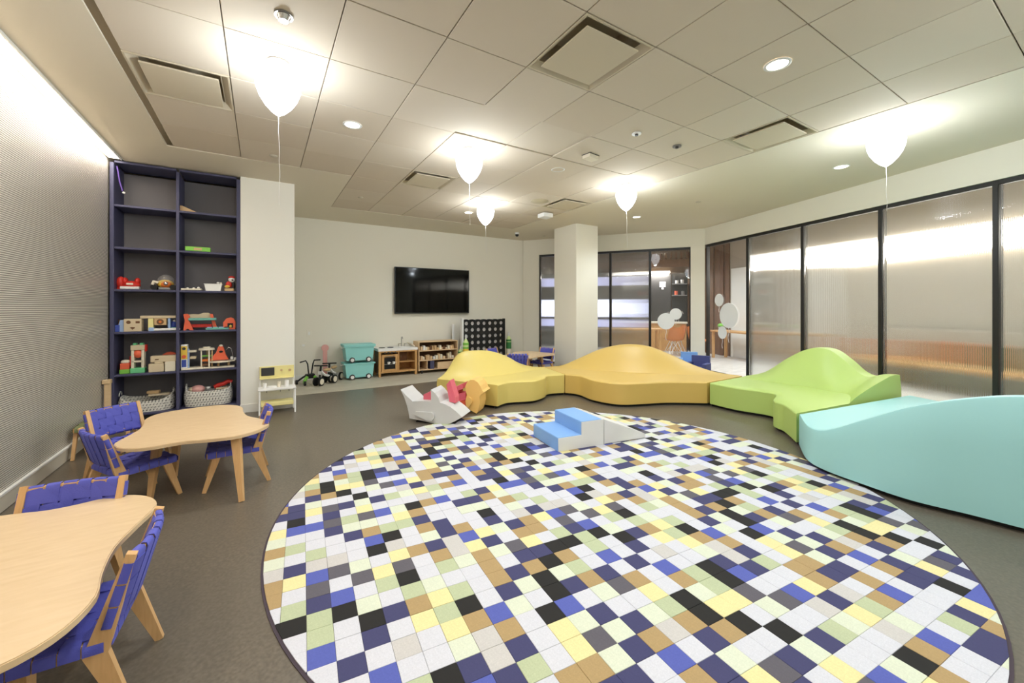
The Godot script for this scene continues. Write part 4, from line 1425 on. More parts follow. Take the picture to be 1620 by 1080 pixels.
# ---------------------------------------------------------------- things along the back wall
func make_back_wall_things() -> void:
	# television
	var tv = thing("television", "large black flat television mounted on the cream back wall", "television", Vector3(3.236, 1.745, BACK_Z + 0.022))
	parts(tv, [["housing", "black_plastic", ["b", 0, 0, 0.045, 1.72, 0.99, 0.05]], ["housing>screen_glass", "screen", ["b", 0, 0.006, 0.073, 1.69, 0.95, 0.008]], ["bracket", "dark_grey", ["b", 0, 0, 0.01, 0.5, 0.4, 0.02]]])
	var n_plate = 0
	for p in [[489, 527, 0.08, 0.12, "white light switch plate on the back wall near the pier"], [480, 546, 0.1, 0.07, "white socket plate on the back wall above the trike"]]:
		var q = oz(p[0], p[1], BACK_Z)
		var wp = thing("wall_plate", p[4], "wall plate", q)
		parts(wp, [["plate", "wall_paint", ["b", 0, 0, 0.004, p[2], p[3], 0.008]], ["plate>rocker_switch", "white_plastic", ["b", 0, 0, 0.009, p[2] * 0.4, p[3] * 0.5, 0.004]]])
	# little green scooter trike
	var sc = thing("trike", "small black and lime three-wheeled ride-on by the pier", "trike", Vector3(0.74, 0.006, -8.1), 0.15)
	parts(sc, [["handlebar", "black_plastic", ["t", 0.012, [[-0.17, 0.40, 0.02], [-0.07, 0.42, 0.0], [-0.04, 0.36, 0.0], [-0.02, 0.16, 0.0]]], ["t", 0.012, [[0.17, 0.42, 0.02], [0.07, 0.42, 0.0], [0.05, 0.36, 0.0], [0.02, 0.16, 0.0]]]],
		["hub", "black_plastic", ["b", 0, 0.14, 0, 0.14, 0.08, 0.10]], ["arm", "lime", ["t", 0.028, [[-0.06, 0.13, 0.04], [-0.11, 0.08, 0.1], [-0.12, 0.045, 0.14]]]], ["arm", "lime", ["t", 0.028, [[0.06, 0.13, 0.04], [0.10, 0.08, 0.1], [0.11, 0.045, 0.12]]]],
		["arm", "black_plastic", ["t", 0.016, [[-0.06, 0.16, 0], [-0.15, 0.09, -0.05], [-0.19, 0.05, -0.08]]]], ["wheel", "black", ["cx", -0.12, 0.04, 0.15, 0.04, 0.03]], ["wheel", "lime", ["cx", 0.12, 0.045, 0.13, 0.045, 0.03]], ["wheel", "black", ["cx", -0.2, 0.04, -0.08, 0.04, 0.03]]])
	var pk = thing("pink_paddle", "tall pale pink toy paddle leaning against the back wall", "toy", Vector3(1.03, 0.006, -8.45))
	parts(pk, [["handle", "pale_pink", ["b", 0, 0.29, 0, 0.075, 0.58, 0.03]], ["loop", "pale_pink", ["cz", 0, 0.60, 0, 0.065, 0.032]]])
	var bike_l = ["small white balance bike with tan saddle standing in front of the pink paddle", "small white balance bike with tan saddle beside the turquoise bins"]
	for i in 2:
		var bk = thing("balance_bike", bike_l[i], "bike", Vector3(0.97 + 0.16 * i, 0.006, -7.93 - 0.27 * i), [-0.75, -0.6][i], "balance bikes")
		parts(bk, [["frame", "white", ["t", 0.022, [[0, 0.25, 0.12], [0, 0.17, 0.02], [0, 0.13, -0.1]]]], ["saddle", "tan", ["e", 0, 0.25, -0.06, 0.045, 0.03, 0.09]], ["stem", "black_plastic", ["t", 0.018, [[0, 0.08, 0.16], [0, 0.34, 0.12]]]], ["handlebar", "black_plastic", ["t", 0.013, [[-0.13, 0.34, 0.12], [0.13, 0.35, 0.12]]]], ["head_badge", "white", ["b", 0, 0.22, 0.155, 0.06, 0.06, 0.012]],
			["wheel", "black", ["cx", -0.05, 0.075, 0.18, 0.075, 0.03]], ["wheel>hub_cap", "cream", ["cx", -0.067, 0.075, 0.18, 0.052, 0.006]], ["wheel", "black", ["cx", 0.05, 0.075, 0.18, 0.075, 0.03]], ["wheel>hub_cap", "cream", ["cx", 0.067, 0.075, 0.18, 0.052, 0.006]], ["wheel", "black", ["cx", -0.1, 0.075, -0.12, 0.075, 0.03]], ["wheel>hub_cap", "cream", ["cx", -0.117, 0.075, -0.12, 0.052, 0.006]], ["wheel", "black", ["cx", 0.1, 0.075, -0.12, 0.075, 0.03]], ["wheel>hub_cap", "cream", ["cx", 0.117, 0.075, -0.12, 0.052, 0.006]]])
	for i in 2:
		var bn = thing("toy_bin", ["turquoise wheeled storage bin at the bottom of the stack", "turquoise wheeled storage bin with a lid on top of the other bin"][i], "storage bin", Vector3(1.60, 0.006 + i * 0.325, -8.29), 0.0)
		var lo = 0.035
		var s = new_st()
		for q in [[0.0, 0.0], [0.0, 0.0]]: pass
		s.set_smooth_group(-1)
		var Q = func(hx, hz, y): return [Vector3(-hx, y, hz), Vector3(hx, y, hz), Vector3(hx, y, -hz), Vector3(-hx, y, -hz)]
		var rr = [Q.call(0.0, 0.0, lo), Q.call(0.235, 0.165, lo), Q.call(0.265, 0.185, 0.29), Q.call(0.285, 0.2, 0.29), Q.call(0.285, 0.2, 0.31), Q.call(0.0, 0.0, 0.31)]
		skin(s, rr, true)
		put(bn, "tub", s, m_of("aqua"))
		if i == 1: parts(bn, [["lid", "aqua", ["b", 0, 0.325, 0, 0.58, 0.03, 0.41]]])
		for w in [[-0.14, 0.05], [0.16, 0.05]]:
			parts(bn, [["wheel", "dark_grey", ["cz", w[0], 0.05, 0.187, 0.05, 0.03]], ["wheel>wheel_cap", "white", ["cz", w[0], 0.05, 0.205, 0.033, 0.006]]])
		parts(bn, [["handle", "white", ["t", 0.01, [[-0.275, 0.29, 0.12], [-0.31, 0.27, 0.06], [-0.31, 0.27, -0.06], [-0.275, 0.29, -0.12]]]]])
	# wooden play kitchen
	var k = thing("play_kitchen", "wooden toy kitchen with white worktop, oven door and steel tap", "play kitchen", Vector3(2.34, 0.006, -8.32))
	parts(k, [["worktop", "white", ["b", 0, 0.530, 0, 0.80, 0.05, 0.42]], ["side_panel", "brown", ["b", -0.37, 0.29, 0, 0.025, 0.45, 0.36]], ["side_panel", "oak", ["b", 0.37, 0.29, 0, 0.025, 0.45, 0.36]], ["back_panel", "oak", ["b", 0, 0.29, -0.18, 0.72, 0.45, 0.01]], ["bottom_board", "oak", ["b", 0, 0.085, 0, 0.72, 0.03, 0.36]], ["inner_shelf", "oak", ["b", 0.19, 0.27, 0, 0.33, 0.016, 0.34]],
		["divider", "oak", ["b", 0.01, 0.29, 0, 0.025, 0.45, 0.38]], ["leg", "oak", ["b", -0.365, 0.26, 0.185, 0.045, 0.52, 0.04]], ["leg", "oak", ["b", 0.365, 0.26, 0.185, 0.045, 0.52, 0.04]], ["leg", "oak", ["b", -0.365, 0.26, -0.185, 0.045, 0.52, 0.04]], ["leg", "oak", ["b", 0.365, 0.26, -0.185, 0.045, 0.52, 0.04]], ["top_rail", "oak", ["b", 0, 0.495, 0.19, 0.70, 0.035, 0.03]], ["bottom_rail", "oak", ["b", 0, 0.09, 0.19, 0.70, 0.035, 0.03]]])
	var dr = put(k, "oven_door", door_frame(0.32, 0.34, 0.05, 0.02), m_of("oak"))
	dr.position = Vector3(-0.17, 0.265, 0.195)
	parts(dr, [["window", "black", ["b", 0, -0.005, -0.008, 0.24, 0.22, 0.006]], ["rack", "grey_metal", ["b", 0, -0.02, 0.004, 0.23, 0.012, 0.01]], ["handle", "grey_metal", ["t", 0.006, [[-0.09, 0.135, 0.012], [-0.09, 0.135, 0.03], [0.09, 0.135, 0.03], [0.09, 0.135, 0.012]]]]])
	for i in 4: parts(k, [["knob", "dark_grey", ["cz", -0.27 + 0.07 * i, 0.475, 0.20, 0.016, 0.025]]])
	for i in 2: parts(k, [["hob_plate", "dark_grey", ["cy", -0.27 + 0.17 * i, 0.555, -0.02, 0.06, 0.01]]])
	parts(k, [["sink_bowl", "white_plastic", ["b", 0.19, 0.558, 0.0, 0.24, 0.008, 0.2]]])
	var tap = put(k, "tap", tap_shape(), m_of("chrome"))
	tap.position = Vector3(0.15, 0.555, -0.1)
	for w in [["toy_pot", "small white toy pot behind the oven door of the wooden kitchen", "white", -0.2], ["toy_cup", "small white toy cup behind the oven door of the wooden kitchen", "white", -0.1]]:
		var tp = thing(w[0], w[1], "toy pot", Vector3(2.34 + w[3], 0.256, -8.09))
		parts(tp, [["body", w[2], ["cy", 0, 0, 0, 0.022, 0.045, 0.026]], ["handle", w[2], ["b", 0.035, 0.03, 0, 0.03, 0.008, 0.008]]])
	var tr = thing("toy_tray", "brown toy tray upright inside the wooden kitchen cupboard", "tray", Vector3(2.5, 0.284, -8.32), 0.2)
	parts(tr, [["board", "brown", ["b", 0, 0.09, 0, 0.16, 0.18, 0.012]]])
	# low birch shelf on castors full of blocks
	var sh = thing("low_shelf", "low birch shelf on castors filled with small wooden blocks", "shelf", Vector3(3.19, 0.006, -8.27))
	var SW = 0.86
	parts(sh, [["side_panel", "birch", ["b", -SW / 2, 0.355, 0, 0.02, 0.60, 0.36]], ["side_panel", "birch", ["b", SW / 2, 0.355, 0, 0.02, 0.60, 0.36]], ["back_panel", "brown", ["b", 0, 0.35, -0.17, SW, 0.58, 0.008]], ["top", "birch", ["b", 0, 0.655, 0, SW + 0.02, 0.018, 0.36]],
		["shelf_board", "birch", ["b", 0, 0.075, 0, SW - 0.02, 0.018, 0.35]], ["shelf_board", "birch", ["b", 0, 0.27, 0, SW - 0.02, 0.018, 0.35]], ["shelf_board", "birch", ["b", 0, 0.47, 0, SW - 0.02, 0.018, 0.35]], ["divider", "birch", ["b", -0.25, 0.17, 0, 0.014, 0.18, 0.34]], ["divider", "navy", ["b", -0.14, 0.17, 0.02, 0.09, 0.17, 0.30]]])
	for cx in [-0.36, 0.36]:
		for cz in [-0.12, 0.14]: parts(sh, [["castor", "black", ["cx", cx, 0.032, cz, 0.032, 0.02], ["b", cx, 0.06, cz, 0.04, 0.012, 0.04]]])
	rng.seed = 33
	var tones = ["birch", "cream", "tan", "beige", "brown", "birch", "cream", "white"]
	for row in [[0.479, 15, 0.10], [0.279, 14, 0.13]]:
		for i in row[1]:
			var w = rng.randf_range(0.035, 0.06)
			var h = rng.randf_range(0.035, row[2])
			var x = 3.19 - 0.38 + 0.76 * (i + 0.5) / row[1]
			var tone = tones[rng.randi() % tones.size()]
			var s = new_st()
			box(s, Vector3(0, h / 2, 0), Vector3(min(w, 0.76 / row[1] - 0.004), h, 0.09))
			var ob = single("wooden_block", "small %s wooden toy block on the %s board of the low birch shelf" % [tone.replace("birch", "pale birch"), "upper" if row[0] > 0.4 else "middle"], "block", s, m_of(tone), "wooden blocks on the low birch shelf")
			ob.position = Vector3(x, 0.006 + row[0], -8.17 - rng.randf() * 0.05)
	var dw = thing("block_box", "long shallow birch box on the bottom board of the low shelf", "box", Vector3(3.38, 0.09, -8.24))
	parts(dw, [["box", "birch", ["b", 0, 0.065, 0, 0.42, 0.13, 0.26]], ["knob", "grey", ["cz", 0.12, 0.05, 0.135, 0.012, 0.02]]])
	var tilt = thing("slanted_board", "small cream board leaning on the worktop end beside the low birch shelf", "board", Vector3(2.66, 0.561, -8.33))
	parts(tilt, [["panel", "cream", ["bz", 0, 0.05, 0, 0.1, 0.02, 0.3, -0.7]]])
	# giant four-in-a-row frame
	var g = thing("disc_game", "giant black four-in-a-row game board with rows of round holes", "game", Vector3(4.28, 0.006, -8.1))
	var s = new_st()
	var cw = 1.03 / 7.0
	var rowh = 0.142
	for side in [0.0, -0.06]:
		for r in 6:
			for c in 7:
				var cx = (c - 3) * cw
				var cy = 0.24 + (r + 0.5) * rowh
				for q in 24:
					var a0 = TAU * q / 24
					var a1 = TAU * (q + 1) / 24
					var e0 = Vector2(cos(a0), sin(a0))
					var e1 = Vector2(cos(a1), sin(a1))
					var o0 = e0 / max(abs(e0.x), abs(e0.y)) * Vector2(cw, rowh) * 0.5
					var o1 = e1 / max(abs(e1.x), abs(e1.y)) * Vector2(cw, rowh) * 0.5
					var hole = 0.041
					s.set_smooth_group(-1)
					var A = Vector3(cx + e0.x * hole, cy + e0.y * hole, side)
					var B = Vector3(cx + o0.x, cy + o0.y, side)
					var C = Vector3(cx + o1.x, cy + o1.y, side)
					var D = Vector3(cx + e1.x * hole, cy + e1.y * hole, side)
					if side == 0.0: quad(s, A, B, C, D)
					else: quad(s, D, C, B, A)
					# rim of the hole, 12 mm deep
					var dz = Vector3(0, 0, -0.012 if side == 0.0 else 0.012)
					quad(s, A, D, D + dz, A + dz)
	put(g, "grid", s, m_of("black"))
	var gl = []
	parts(g, [["side_post", "white", ["b", -0.535, 0.57, -0.03, 0.04, 1.14, 0.09]], ["side_post", "black", ["b", 0.53, 0.57, -0.03, 0.03, 1.10, 0.09]], ["bottom_rail", "black", ["b", 0, 0.225, -0.03, 1.04, 0.03, 0.08]], ["foot", "white", ["b", -0.535, 0.02, -0.03, 0.05, 0.04, 0.4]], ["foot", "black", ["b", 0.53, 0.02, -0.03, 0.05, 0.04, 0.4]]])
	for c in 7:
		s = new_st()
		cyl(s, Vector3((c - 3) * cw, 0.24 + 6 * rowh - 0.012, -0.03), Vector3((c - 3) * cw, 0.24 + 6 * rowh + 0.012, -0.03), 0.012, 12)
		prism(s, PackedVector2Array([Vector2((c - 3) * cw - 0.07, 1.085), Vector2((c - 3) * cw + 0.07, 1.085), Vector2((c - 3) * cw + 0.045, 1.105), Vector2((c - 3) * cw, 1.112), Vector2((c - 3) * cw - 0.045, 1.105)]), -0.06, 0.0, upright(Vector3.ZERO, Vector3.RIGHT, Vector3.BACK))
		put(g, "top_scallop", s, m_of("black"))
	mat("disc_grey", col(198, 192, 188), 0.5)
	for r in 6:
		for c in 7:
			if c == 6 and r in [2, 3]: continue
			s = new_st()
			cyl(s, Vector3(0, 0, -0.045), Vector3(0, 0, -0.02), 0.058, 20)
			var dd = single("game_disc", "pale grey disc showing through a hole of the giant black game board", "disc", s, m_of("disc_grey"), "discs in the giant black game board")
			dd.position = g.position + Vector3((c - 3) * cw, 0.24 + (r + 0.5) * rowh, 0)
	# giant crayons
	for cr in [[3.70, -7.84, 0.80, "tall yellow and green giant crayon standing left of the black game board", "yellow", "lime"], [5.02, -8.25, 0.79, "tall green giant crayon standing beside the black game board near the column", "cream", "green"], [3.655, -8.0, 0.55, "shorter dark green giant crayon behind the low birch shelf end", "cream", "green"]]:
		var c = thing("giant_crayon", cr[3], "toy", Vector3(cr[0], 0.006, cr[1]))
		var H = cr[2]
		parts(c, [["body", cr[4], ["cy", 0, 0, 0, 0.062, H * 0.62]], ["band", cr[5], ["cy", 0, H * 0.62, 0, 0.063, H * 0.05]], ["band", "pale_green", ["cy", 0, H * 0.67, 0, 0.0625, H * 0.05]], ["band", cr[5], ["cy", 0, H * 0.72, 0, 0.063, H * 0.06]], ["shoulder", "pale_green", ["cy", 0, H * 0.78, 0, 0.058, H * 0.10, 0.022]], ["tip", "white", ["cy", 0, H * 0.88, 0, 0.018, H * 0.12, 0.012]]])
		if cr[5] == "green": parts(c, [["label", "green", ["cy", 0, H * 0.5, 0, 0.0635, H * 0.2]]])
	var wb = thing("white_pole", "tall narrow white pole standing beside the black game board", "pole", Vector3(3.66, 0.006, -8.42))
	parts(wb, [["pole", "white", ["b", 0, 0.5, 0, 0.05, 1.0, 0.03]]])
	# two small blue armchairs by the corner glass
	for b in [[7.40, -5.08, 0.9, "sky_blue", "light blue small foam armchair by the corner glass"], [6.98, -4.62, 1.3, "blue_chair", "dark blue small foam armchair by the corner glass"]]:
		if not mats.has("blue_chair"): mat("blue_chair", col(74, 82, 140), 0.6)
		var o = thing("toddler_armchair", b[4], "armchair", Vector3(b[0], 0, b[1]), -b[2])
		parts(o, [["seat", b[3], ["b", 0, 0.13, 0.0, 0.26, 0.26, 0.30]], ["backrest", b[3], ["b", 0, 0.23, -0.17, 0.32, 0.46, 0.08]], ["armrest", b[3], ["b", -0.16, 0.17, 0.02, 0.07, 0.34, 0.30]], ["armrest", b[3], ["b", 0.16, 0.17, 0.02, 0.07, 0.34, 0.30]]])
	# yellow and white toy kitchen at the pier
	var y = thing("toy_stove", "pale yellow and white toy kitchen stand against the white pier", "play kitchen", Vector3(0.175, 0, -6.17))
	parts(y, [["back_board", "pale_yellow", ["b", 0, 0.52, -0.10, 0.40, 0.15, 0.015]], ["back_board>microwave_window", "dark_grey", ["b", -0.105, 0.525, -0.088, 0.15, 0.105, 0.012]], ["back_board>knob", "tan", ["cz", 0.05, 0.535, -0.088, 0.014, 0.02]], ["back_board>knob", "tan", ["cz", 0.15, 0.53, -0.088, 0.017, 0.02]], ["upper_ledge", "pale_yellow", ["b", 0, 0.438, -0.075, 0.40, 0.014, 0.06]],
		["worktop", "white", ["b", 0, 0.315, 0.0, 0.43, 0.022, 0.24]], ["lower_shelf", "pale_yellow", ["b", 0, 0.125, 0.0, 0.37, 0.05, 0.2]], ["back_leg", "white", ["b", -0.195, 0.3, -0.11, 0.02, 0.59, 0.025]], ["back_leg", "white", ["b", 0.195, 0.3, -0.11, 0.02, 0.59, 0.025]],
		["front_leg", "white", ["bx", -0.2, 0.155, 0.115, 0.02, 0.315, 0.025, -0.1]], ["front_leg", "white", ["bx", 0.2, 0.155, 0.115, 0.02, 0.315, 0.025, -0.1]], ["worktop>hook", "grey", ["b", -0.12, 0.295, 0.122, 0.008, 0.025, 0.008]], ["worktop>hook", "grey", ["b", 0.03, 0.295, 0.122, 0.008, 0.025, 0.008]], ["worktop>hook", "grey", ["b", 0.13, 0.295, 0.122, 0.008, 0.025, 0.008]]])
	for q in [["toy_pan", "small white toy pan on the yellow toy kitchen worktop", -0.06, 0.06, 0.02], ["toy_bottle", "small white toy bottle on the yellow toy kitchen worktop", -0.14, 0.022, 0.06], ["toy_bottle", "small cream toy bottle beside the pan on the yellow toy kitchen", 0.02, 0.02, 0.07], ["toy_jug", "white toy jug on the right of the yellow toy kitchen worktop", 0.11, 0.026, 0.08]]:
		var s2 = new_st()
		shape(s2, ["cy", 0, 0, 0, q[3], q[4], q[3] * 0.85])
		single(q[0], q[1], "toy dish", s2, m_of("white" if q[2] < 0.0 or q[2] > 0.1 else "cream")).position = Vector3(0.175 + q[2], 0.3265, -6.18)

func door_frame(w, h, b, t) -> SurfaceTool:
	var s = new_st()
	box(s, Vector3(-w / 2 + b / 2, 0, 0), Vector3(b, h, t))
	box(s, Vector3(w / 2 - b / 2, 0, 0), Vector3(b, h, t))
	box(s, Vector3(0, h / 2 - b / 2, 0), Vector3(w - 2 * b, b, t))
	box(s, Vector3(0, -h / 2 + b / 2, 0), Vector3(w - 2 * b, b, t))
	return s

func tap_shape() -> SurfaceTool:
	var s = new_st()
	tube(s, [Vector3(0, 0, 0), Vector3(0, 0.17, 0), Vector3(0.0, 0.20, 0.01), Vector3(0.0, 0.205, 0.06), Vector3(0, 0.17, 0.09)], 0.009)
	for x in [-0.06, 0.06]:
		cyl(s, Vector3(x, 0, 0), Vector3(x, 0.06, 0), 0.008)
		box(s, Vector3(x + 0.02, 0.062, 0), Vector3(0.06, 0.008, 0.012))
	return s

# ---------------------------------------------------------------- toys in the navy shelf
func on_shelf(px, row, back := 0.10) -> Vector3:        # a spot on a board: pixel column, board number counted from the bottom
	var p = oz(px, 400, SHELF_Z - back)
	p.y = SHELF_Y[row]
	return p

func toy(called, label, cat, px, row, back, list, yaw := 0.0, up := 0.0) -> Node3D:
	var p = on_shelf(px, row, back)
	p.y += up
	var o = thing(called, label, cat, p, yaw)
	parts(o, list)
	return o

func basket(label: String, px, w, d, h, sag, slump) -> Node3D:
	var o = thing("rope_basket", label, "basket", on_shelf(px, 0, 0.2))
	var s = new_st()
	s.set_smooth_group(0)
	var rings = []
	var coils = 9
	for i in coils * 4 + 1:
		var t = float(i) / (coils * 4)
		var bulge = 0.007 * abs(sin(PI * i / 4.0))
		var ring = []
		for k in 40:
			var a = -TAU * k / 40
			var k2 = 1.0 + 0.06 * sin(t * PI) - slump * t * (0.5 + 0.5 * sin(a))
			var ex = sign(cos(a)) * pow(abs(cos(a)), 0.6)
			var ez = sign(sin(a)) * pow(abs(sin(a)), 0.6)
			var y = t * h + sag * t * pow(abs(cos(a)), 3.0) - sag * 0.4 * t * (0.5 + 0.5 * sin(a))
			ring.append(Vector3(ex * (w * k2 + bulge), y, ez * (d * k2 + bulge)))
		rings.append(ring)
	skin(s, rings, true)
	# inner side
	var inner = []
	for i in [coils * 4, coils * 2, 4]:
		var ring = []
		for p in rings[i]: ring.append(Vector3(p.x * 0.95, p.y - 0.002, p.z * 0.93))
		inner.append(ring)
	skin(s, [rings[coils * 4], inner[0], inner[1], inner[2]], true)
	put(o, "wall", s, m_of("rope"))
	s = new_st()
	cap(s, rings[0], true)
	cap(s, inner[2], false)
	put(o, "bottom", s, m_of("rope"))
	for sx in [-1, 1]:
		s = new_st()
		var pts = []
		for k in 9:
			var a = PI * k / 8
			pts.append(Vector3(sx * (w * 1.0 - 0.004), h + sag * 0.95 - 0.004 + sin(a) * 0.05, cos(a) * 0.05))
		tube(s, pts, 0.006, 6)
		put(o, "handle", s, m_of("rope"))
	return o

func make_shelf_toys() -> void:
	# row 5: ribbon, wedge
	var rb = thing("ribbon", "violet ribbon with a white bead hanging inside the top of the navy shelf", "ribbon", Vector3(-1.425, 2.95, SHELF_Z - 0.05))
	parts(rb, [["band", "violet", ["t", 0.008, [[0, 0.06, 0], [0.01, 0.0, 0], [0.025, -0.12, 0], [0.05, -0.22, 0]]]], ["bead", "white", ["e", 0.06, -0.24, 0, 0.014, 0.014, 0.014]]])
	toy("wooden_wedge", "long low wooden wedge on the top right board of the navy shelf", "wedge", 300, 5, 0.12, [["wedge", "tan", ["p", [[-0.09, 0], [0.10, 0], [-0.07, 0.075], [-0.09, 0.075]], -0.05, 0.05]]])
	# row 4
	toy("green_box", "flat lime green game box on the navy shelf", "box", 314, 4, 0.10, [["box", "lime", ["b", 0, 0.03, 0, 0.25, 0.055, 0.16]], ["box>label", "tan", ["b", 0.0, 0.03, 0.081, 0.08, 0.03, 0.002]]], 0.03)
	# row 3 left
	toy("red_bowl", "dark red round toy at the left end of its board", "toy", 191, 3, 0.14, [["dome", "red", ["e", 0, 0.08, 0, 0.04, 0.075, 0.05]], ["rim", "red", ["cy", 0, 0, 0, 0.038, 0.03]]])
	toy("red_toy_car", "red rounded toy car with a white bumper", "toy car", 208, 3, 0.14, [["body", "red", ["e", 0, 0.055, 0, 0.085, 0.05, 0.08]], ["bumper", "white", ["b", 0, 0.02, 0.05, 0.165, 0.03, 0.08]], ["fender", "red", ["e", -0.055, 0.10, 0.0, 0.028, 0.045, 0.05]], ["fender", "red", ["e", 0.055, 0.10, 0.0, 0.028, 0.045, 0.05]], ["body>grille", "cream", ["b", 0, 0.065, 0.078, 0.06, 0.022, 0.01]]])
	toy("toy_space_car", "yellow and orange toy vehicle with a clear round bubble", "toy car", 260, 3, 0.14, [["body", "yellow", ["e", 0.01, 0.075, 0, 0.085, 0.055, 0.07]], ["ring", "orange", ["e", 0.02, 0.07, 0.03, 0.06, 0.045, 0.05]], ["bubble", "bubble", ["e", 0.015, 0.115, 0, 0.082, 0.08, 0.08]], ["bumper", "grey_metal", ["b", 0.015, 0.02, 0.06, 0.12, 0.028, 0.03]], ["wheel", "black", ["cz", -0.085, 0.034, 0.06, 0.034, 0.035]], ["wheel", "black", ["cz", 0.095, 0.034, 0.06, 0.034, 0.035]], ["wheel", "black", ["cz", -0.055, 0.034, 0.02, 0.034, 0.035]], ["arm", "cream", ["t", 0.018, [[-0.05, 0.09, 0.05], [-0.09, 0.1, 0.06], [-0.1, 0.06, 0.07]]]], ["eye", "chrome", ["e", 0.025, 0.08, 0.075, 0.022, 0.022, 0.015]]])
	# row 3 right
	toy("puzzle_tray", "flat cream puzzle tray with small pegs", "puzzle", 304, 3, 0.10, [["tray", "cream", ["b", 0, 0.014, 0, 0.20, 0.022, 0.18]], ["peg", "white", ["e", -0.04, 0.03, 0.05, 0.014, 0.01, 0.014]], ["peg", "white", ["e", 0.02, 0.03, 0.04, 0.014, 0.01, 0.014]], ["peg", "white", ["e", 0.07, 0.034, 0.06, 0.014, 0.014, 0.014]]])
	toy("white_tub", "small white plastic tub on the navy shelf", "tub", 338, 3, 0.09, [["tub", "white_plastic", ["p", [[-0.075, 0], [0.075, 0], [0.09, 0.085], [-0.09, 0.085]], -0.07, 0.07]], ["rim", "white_plastic", ["b", 0, 0.086, 0, 0.19, 0.008, 0.15]]])
	toy("bead_handle", "small white beaded toy lying on the white tub", "toy", 345, 3, 0.09, [["bead", "white", ["e", 0, 0.014, 0, 0.016, 0.014, 0.016]], ["bead", "cream", ["e", 0.03, 0.012, 0, 0.012, 0.012, 0.012]]], 0.0, 0.0905)
	toy("toy_block_base", "low wooden block under the red-capped toy figure", "block", 363, 3, 0.09, [["block", "tan", ["b", 0, 0.018, 0, 0.10, 0.035, 0.12]]])
	toy("toy_figure", "small plush figure with red cap, white face and dark legs", "toy figure", 365, 3, 0.09, [["body", "red", ["e", -0.02, 0.05, 0, 0.035, 0.045, 0.03]], ["face", "white", ["e", 0.01, 0.115, 0.01, 0.036, 0.034, 0.03]], ["cap", "red", ["e", 0.01, 0.145, 0, 0.038, 0.02, 0.034]], ["face>nose", "black", ["e", 0.02, 0.11, 0.042, 0.01, 0.009, 0.008]], ["leg", "black", ["e", 0.035, 0.04, 0, 0.016, 0.045, 0.02]], ["arm", "yellow", ["e", -0.035, 0.025, 0.03, 0.03, 0.018, 0.02]]], 0.0, 0.036)
	# row 2 left
	toy("brown_box", "brown box at the dark left end of its board", "box", 184, 2, 0.22, [["box", "brown", ["b", 0, 0.07, 0, 0.07, 0.14, 0.1]]])
	toy("blue_flat_box", "flat dark blue box in front of the brown box", "box", 185, 2, 0.09, [["box", "blue", ["b", 0.0, 0.04, 0, 0.06, 0.08, 0.08]]])
	toy("pale_blue_folder", "leaning pale blue panel beside the shape sorter box", "panel", 194, 2, 0.12, [["panel", "pale_blue", ["p", [[-0.04, 0], [0.04, 0], [0.035, 0.135], [-0.01, 0.135]], -0.06, 0.06]]])
	toy("shape_sorter", "cube-shaped wooden shape sorter with dark cut-out shapes", "shape sorter", 212, 2, 0.10, [["box", "beige", ["b", 0, 0.074, 0, 0.155, 0.148, 0.13]], ["box>round_hole", "brown", ["cz", -0.035, 0.11, 0.066, 0.02, 0.004]], ["box>square_hole", "brown", ["b", 0.045, 0.11, 0.066, 0.036, 0.026, 0.004]], ["box>star_hole", "brown", ["p", [[-0.025, 0.045], [-0.008, 0.055], [0.02, 0.052], [0.022, 0.04], [0.005, 0.03], [0.0, 0.02], [-0.008, 0.034]], 0.064, 0.068]]])
	toy("toy_work_bench", "wooden toy bench with a long top plank and blue ends", "toy bench", 252, 2, 0.13, [["plank", "beige", ["b", 0, 0.168, 0, 0.33, 0.032, 0.12]], ["end_panel", "pale_yellow", ["b", -0.07, 0.076, 0, 0.05, 0.152, 0.11]], ["end_panel", "pale_blue", ["b", 0.1, 0.076, 0, 0.025, 0.152, 0.11]], ["drum", "tan", ["b", 0.02, 0.11, 0.02, 0.115, 0.08, 0.1]], ["drum>target", "brown", ["cz", 0.02, 0.11, 0.071, 0.034, 0.004]], ["drum>bullseye", "orange", ["cz", 0.02, 0.11, 0.074, 0.014, 0.004]]])
	toy("white_tool", "flat white toy tool in front of the wooden toy bench", "toy tool", 262, 2, 0.045, [["shaft", "white", ["b", 0.0, 0.018, 0, 0.27, 0.026, 0.035]], ["head", "pale_blue", ["b", -0.13, 0.022, 0, 0.05, 0.044, 0.04]]])
	toy("blue_toy_bits", "little blue and white toy pieces at the divider", "toy", 275, 2, 0.16, [["piece", "blue", ["e", 0, 0.06, 0, 0.035, 0.06, 0.04]], ["piece", "white", ["e", 0.01, 0.115, 0.01, 0.018, 0.016, 0.018]], ["piece", "teal_toy", ["b", 0.01, 0.02, 0.06, 0.05, 0.04, 0.05]]])
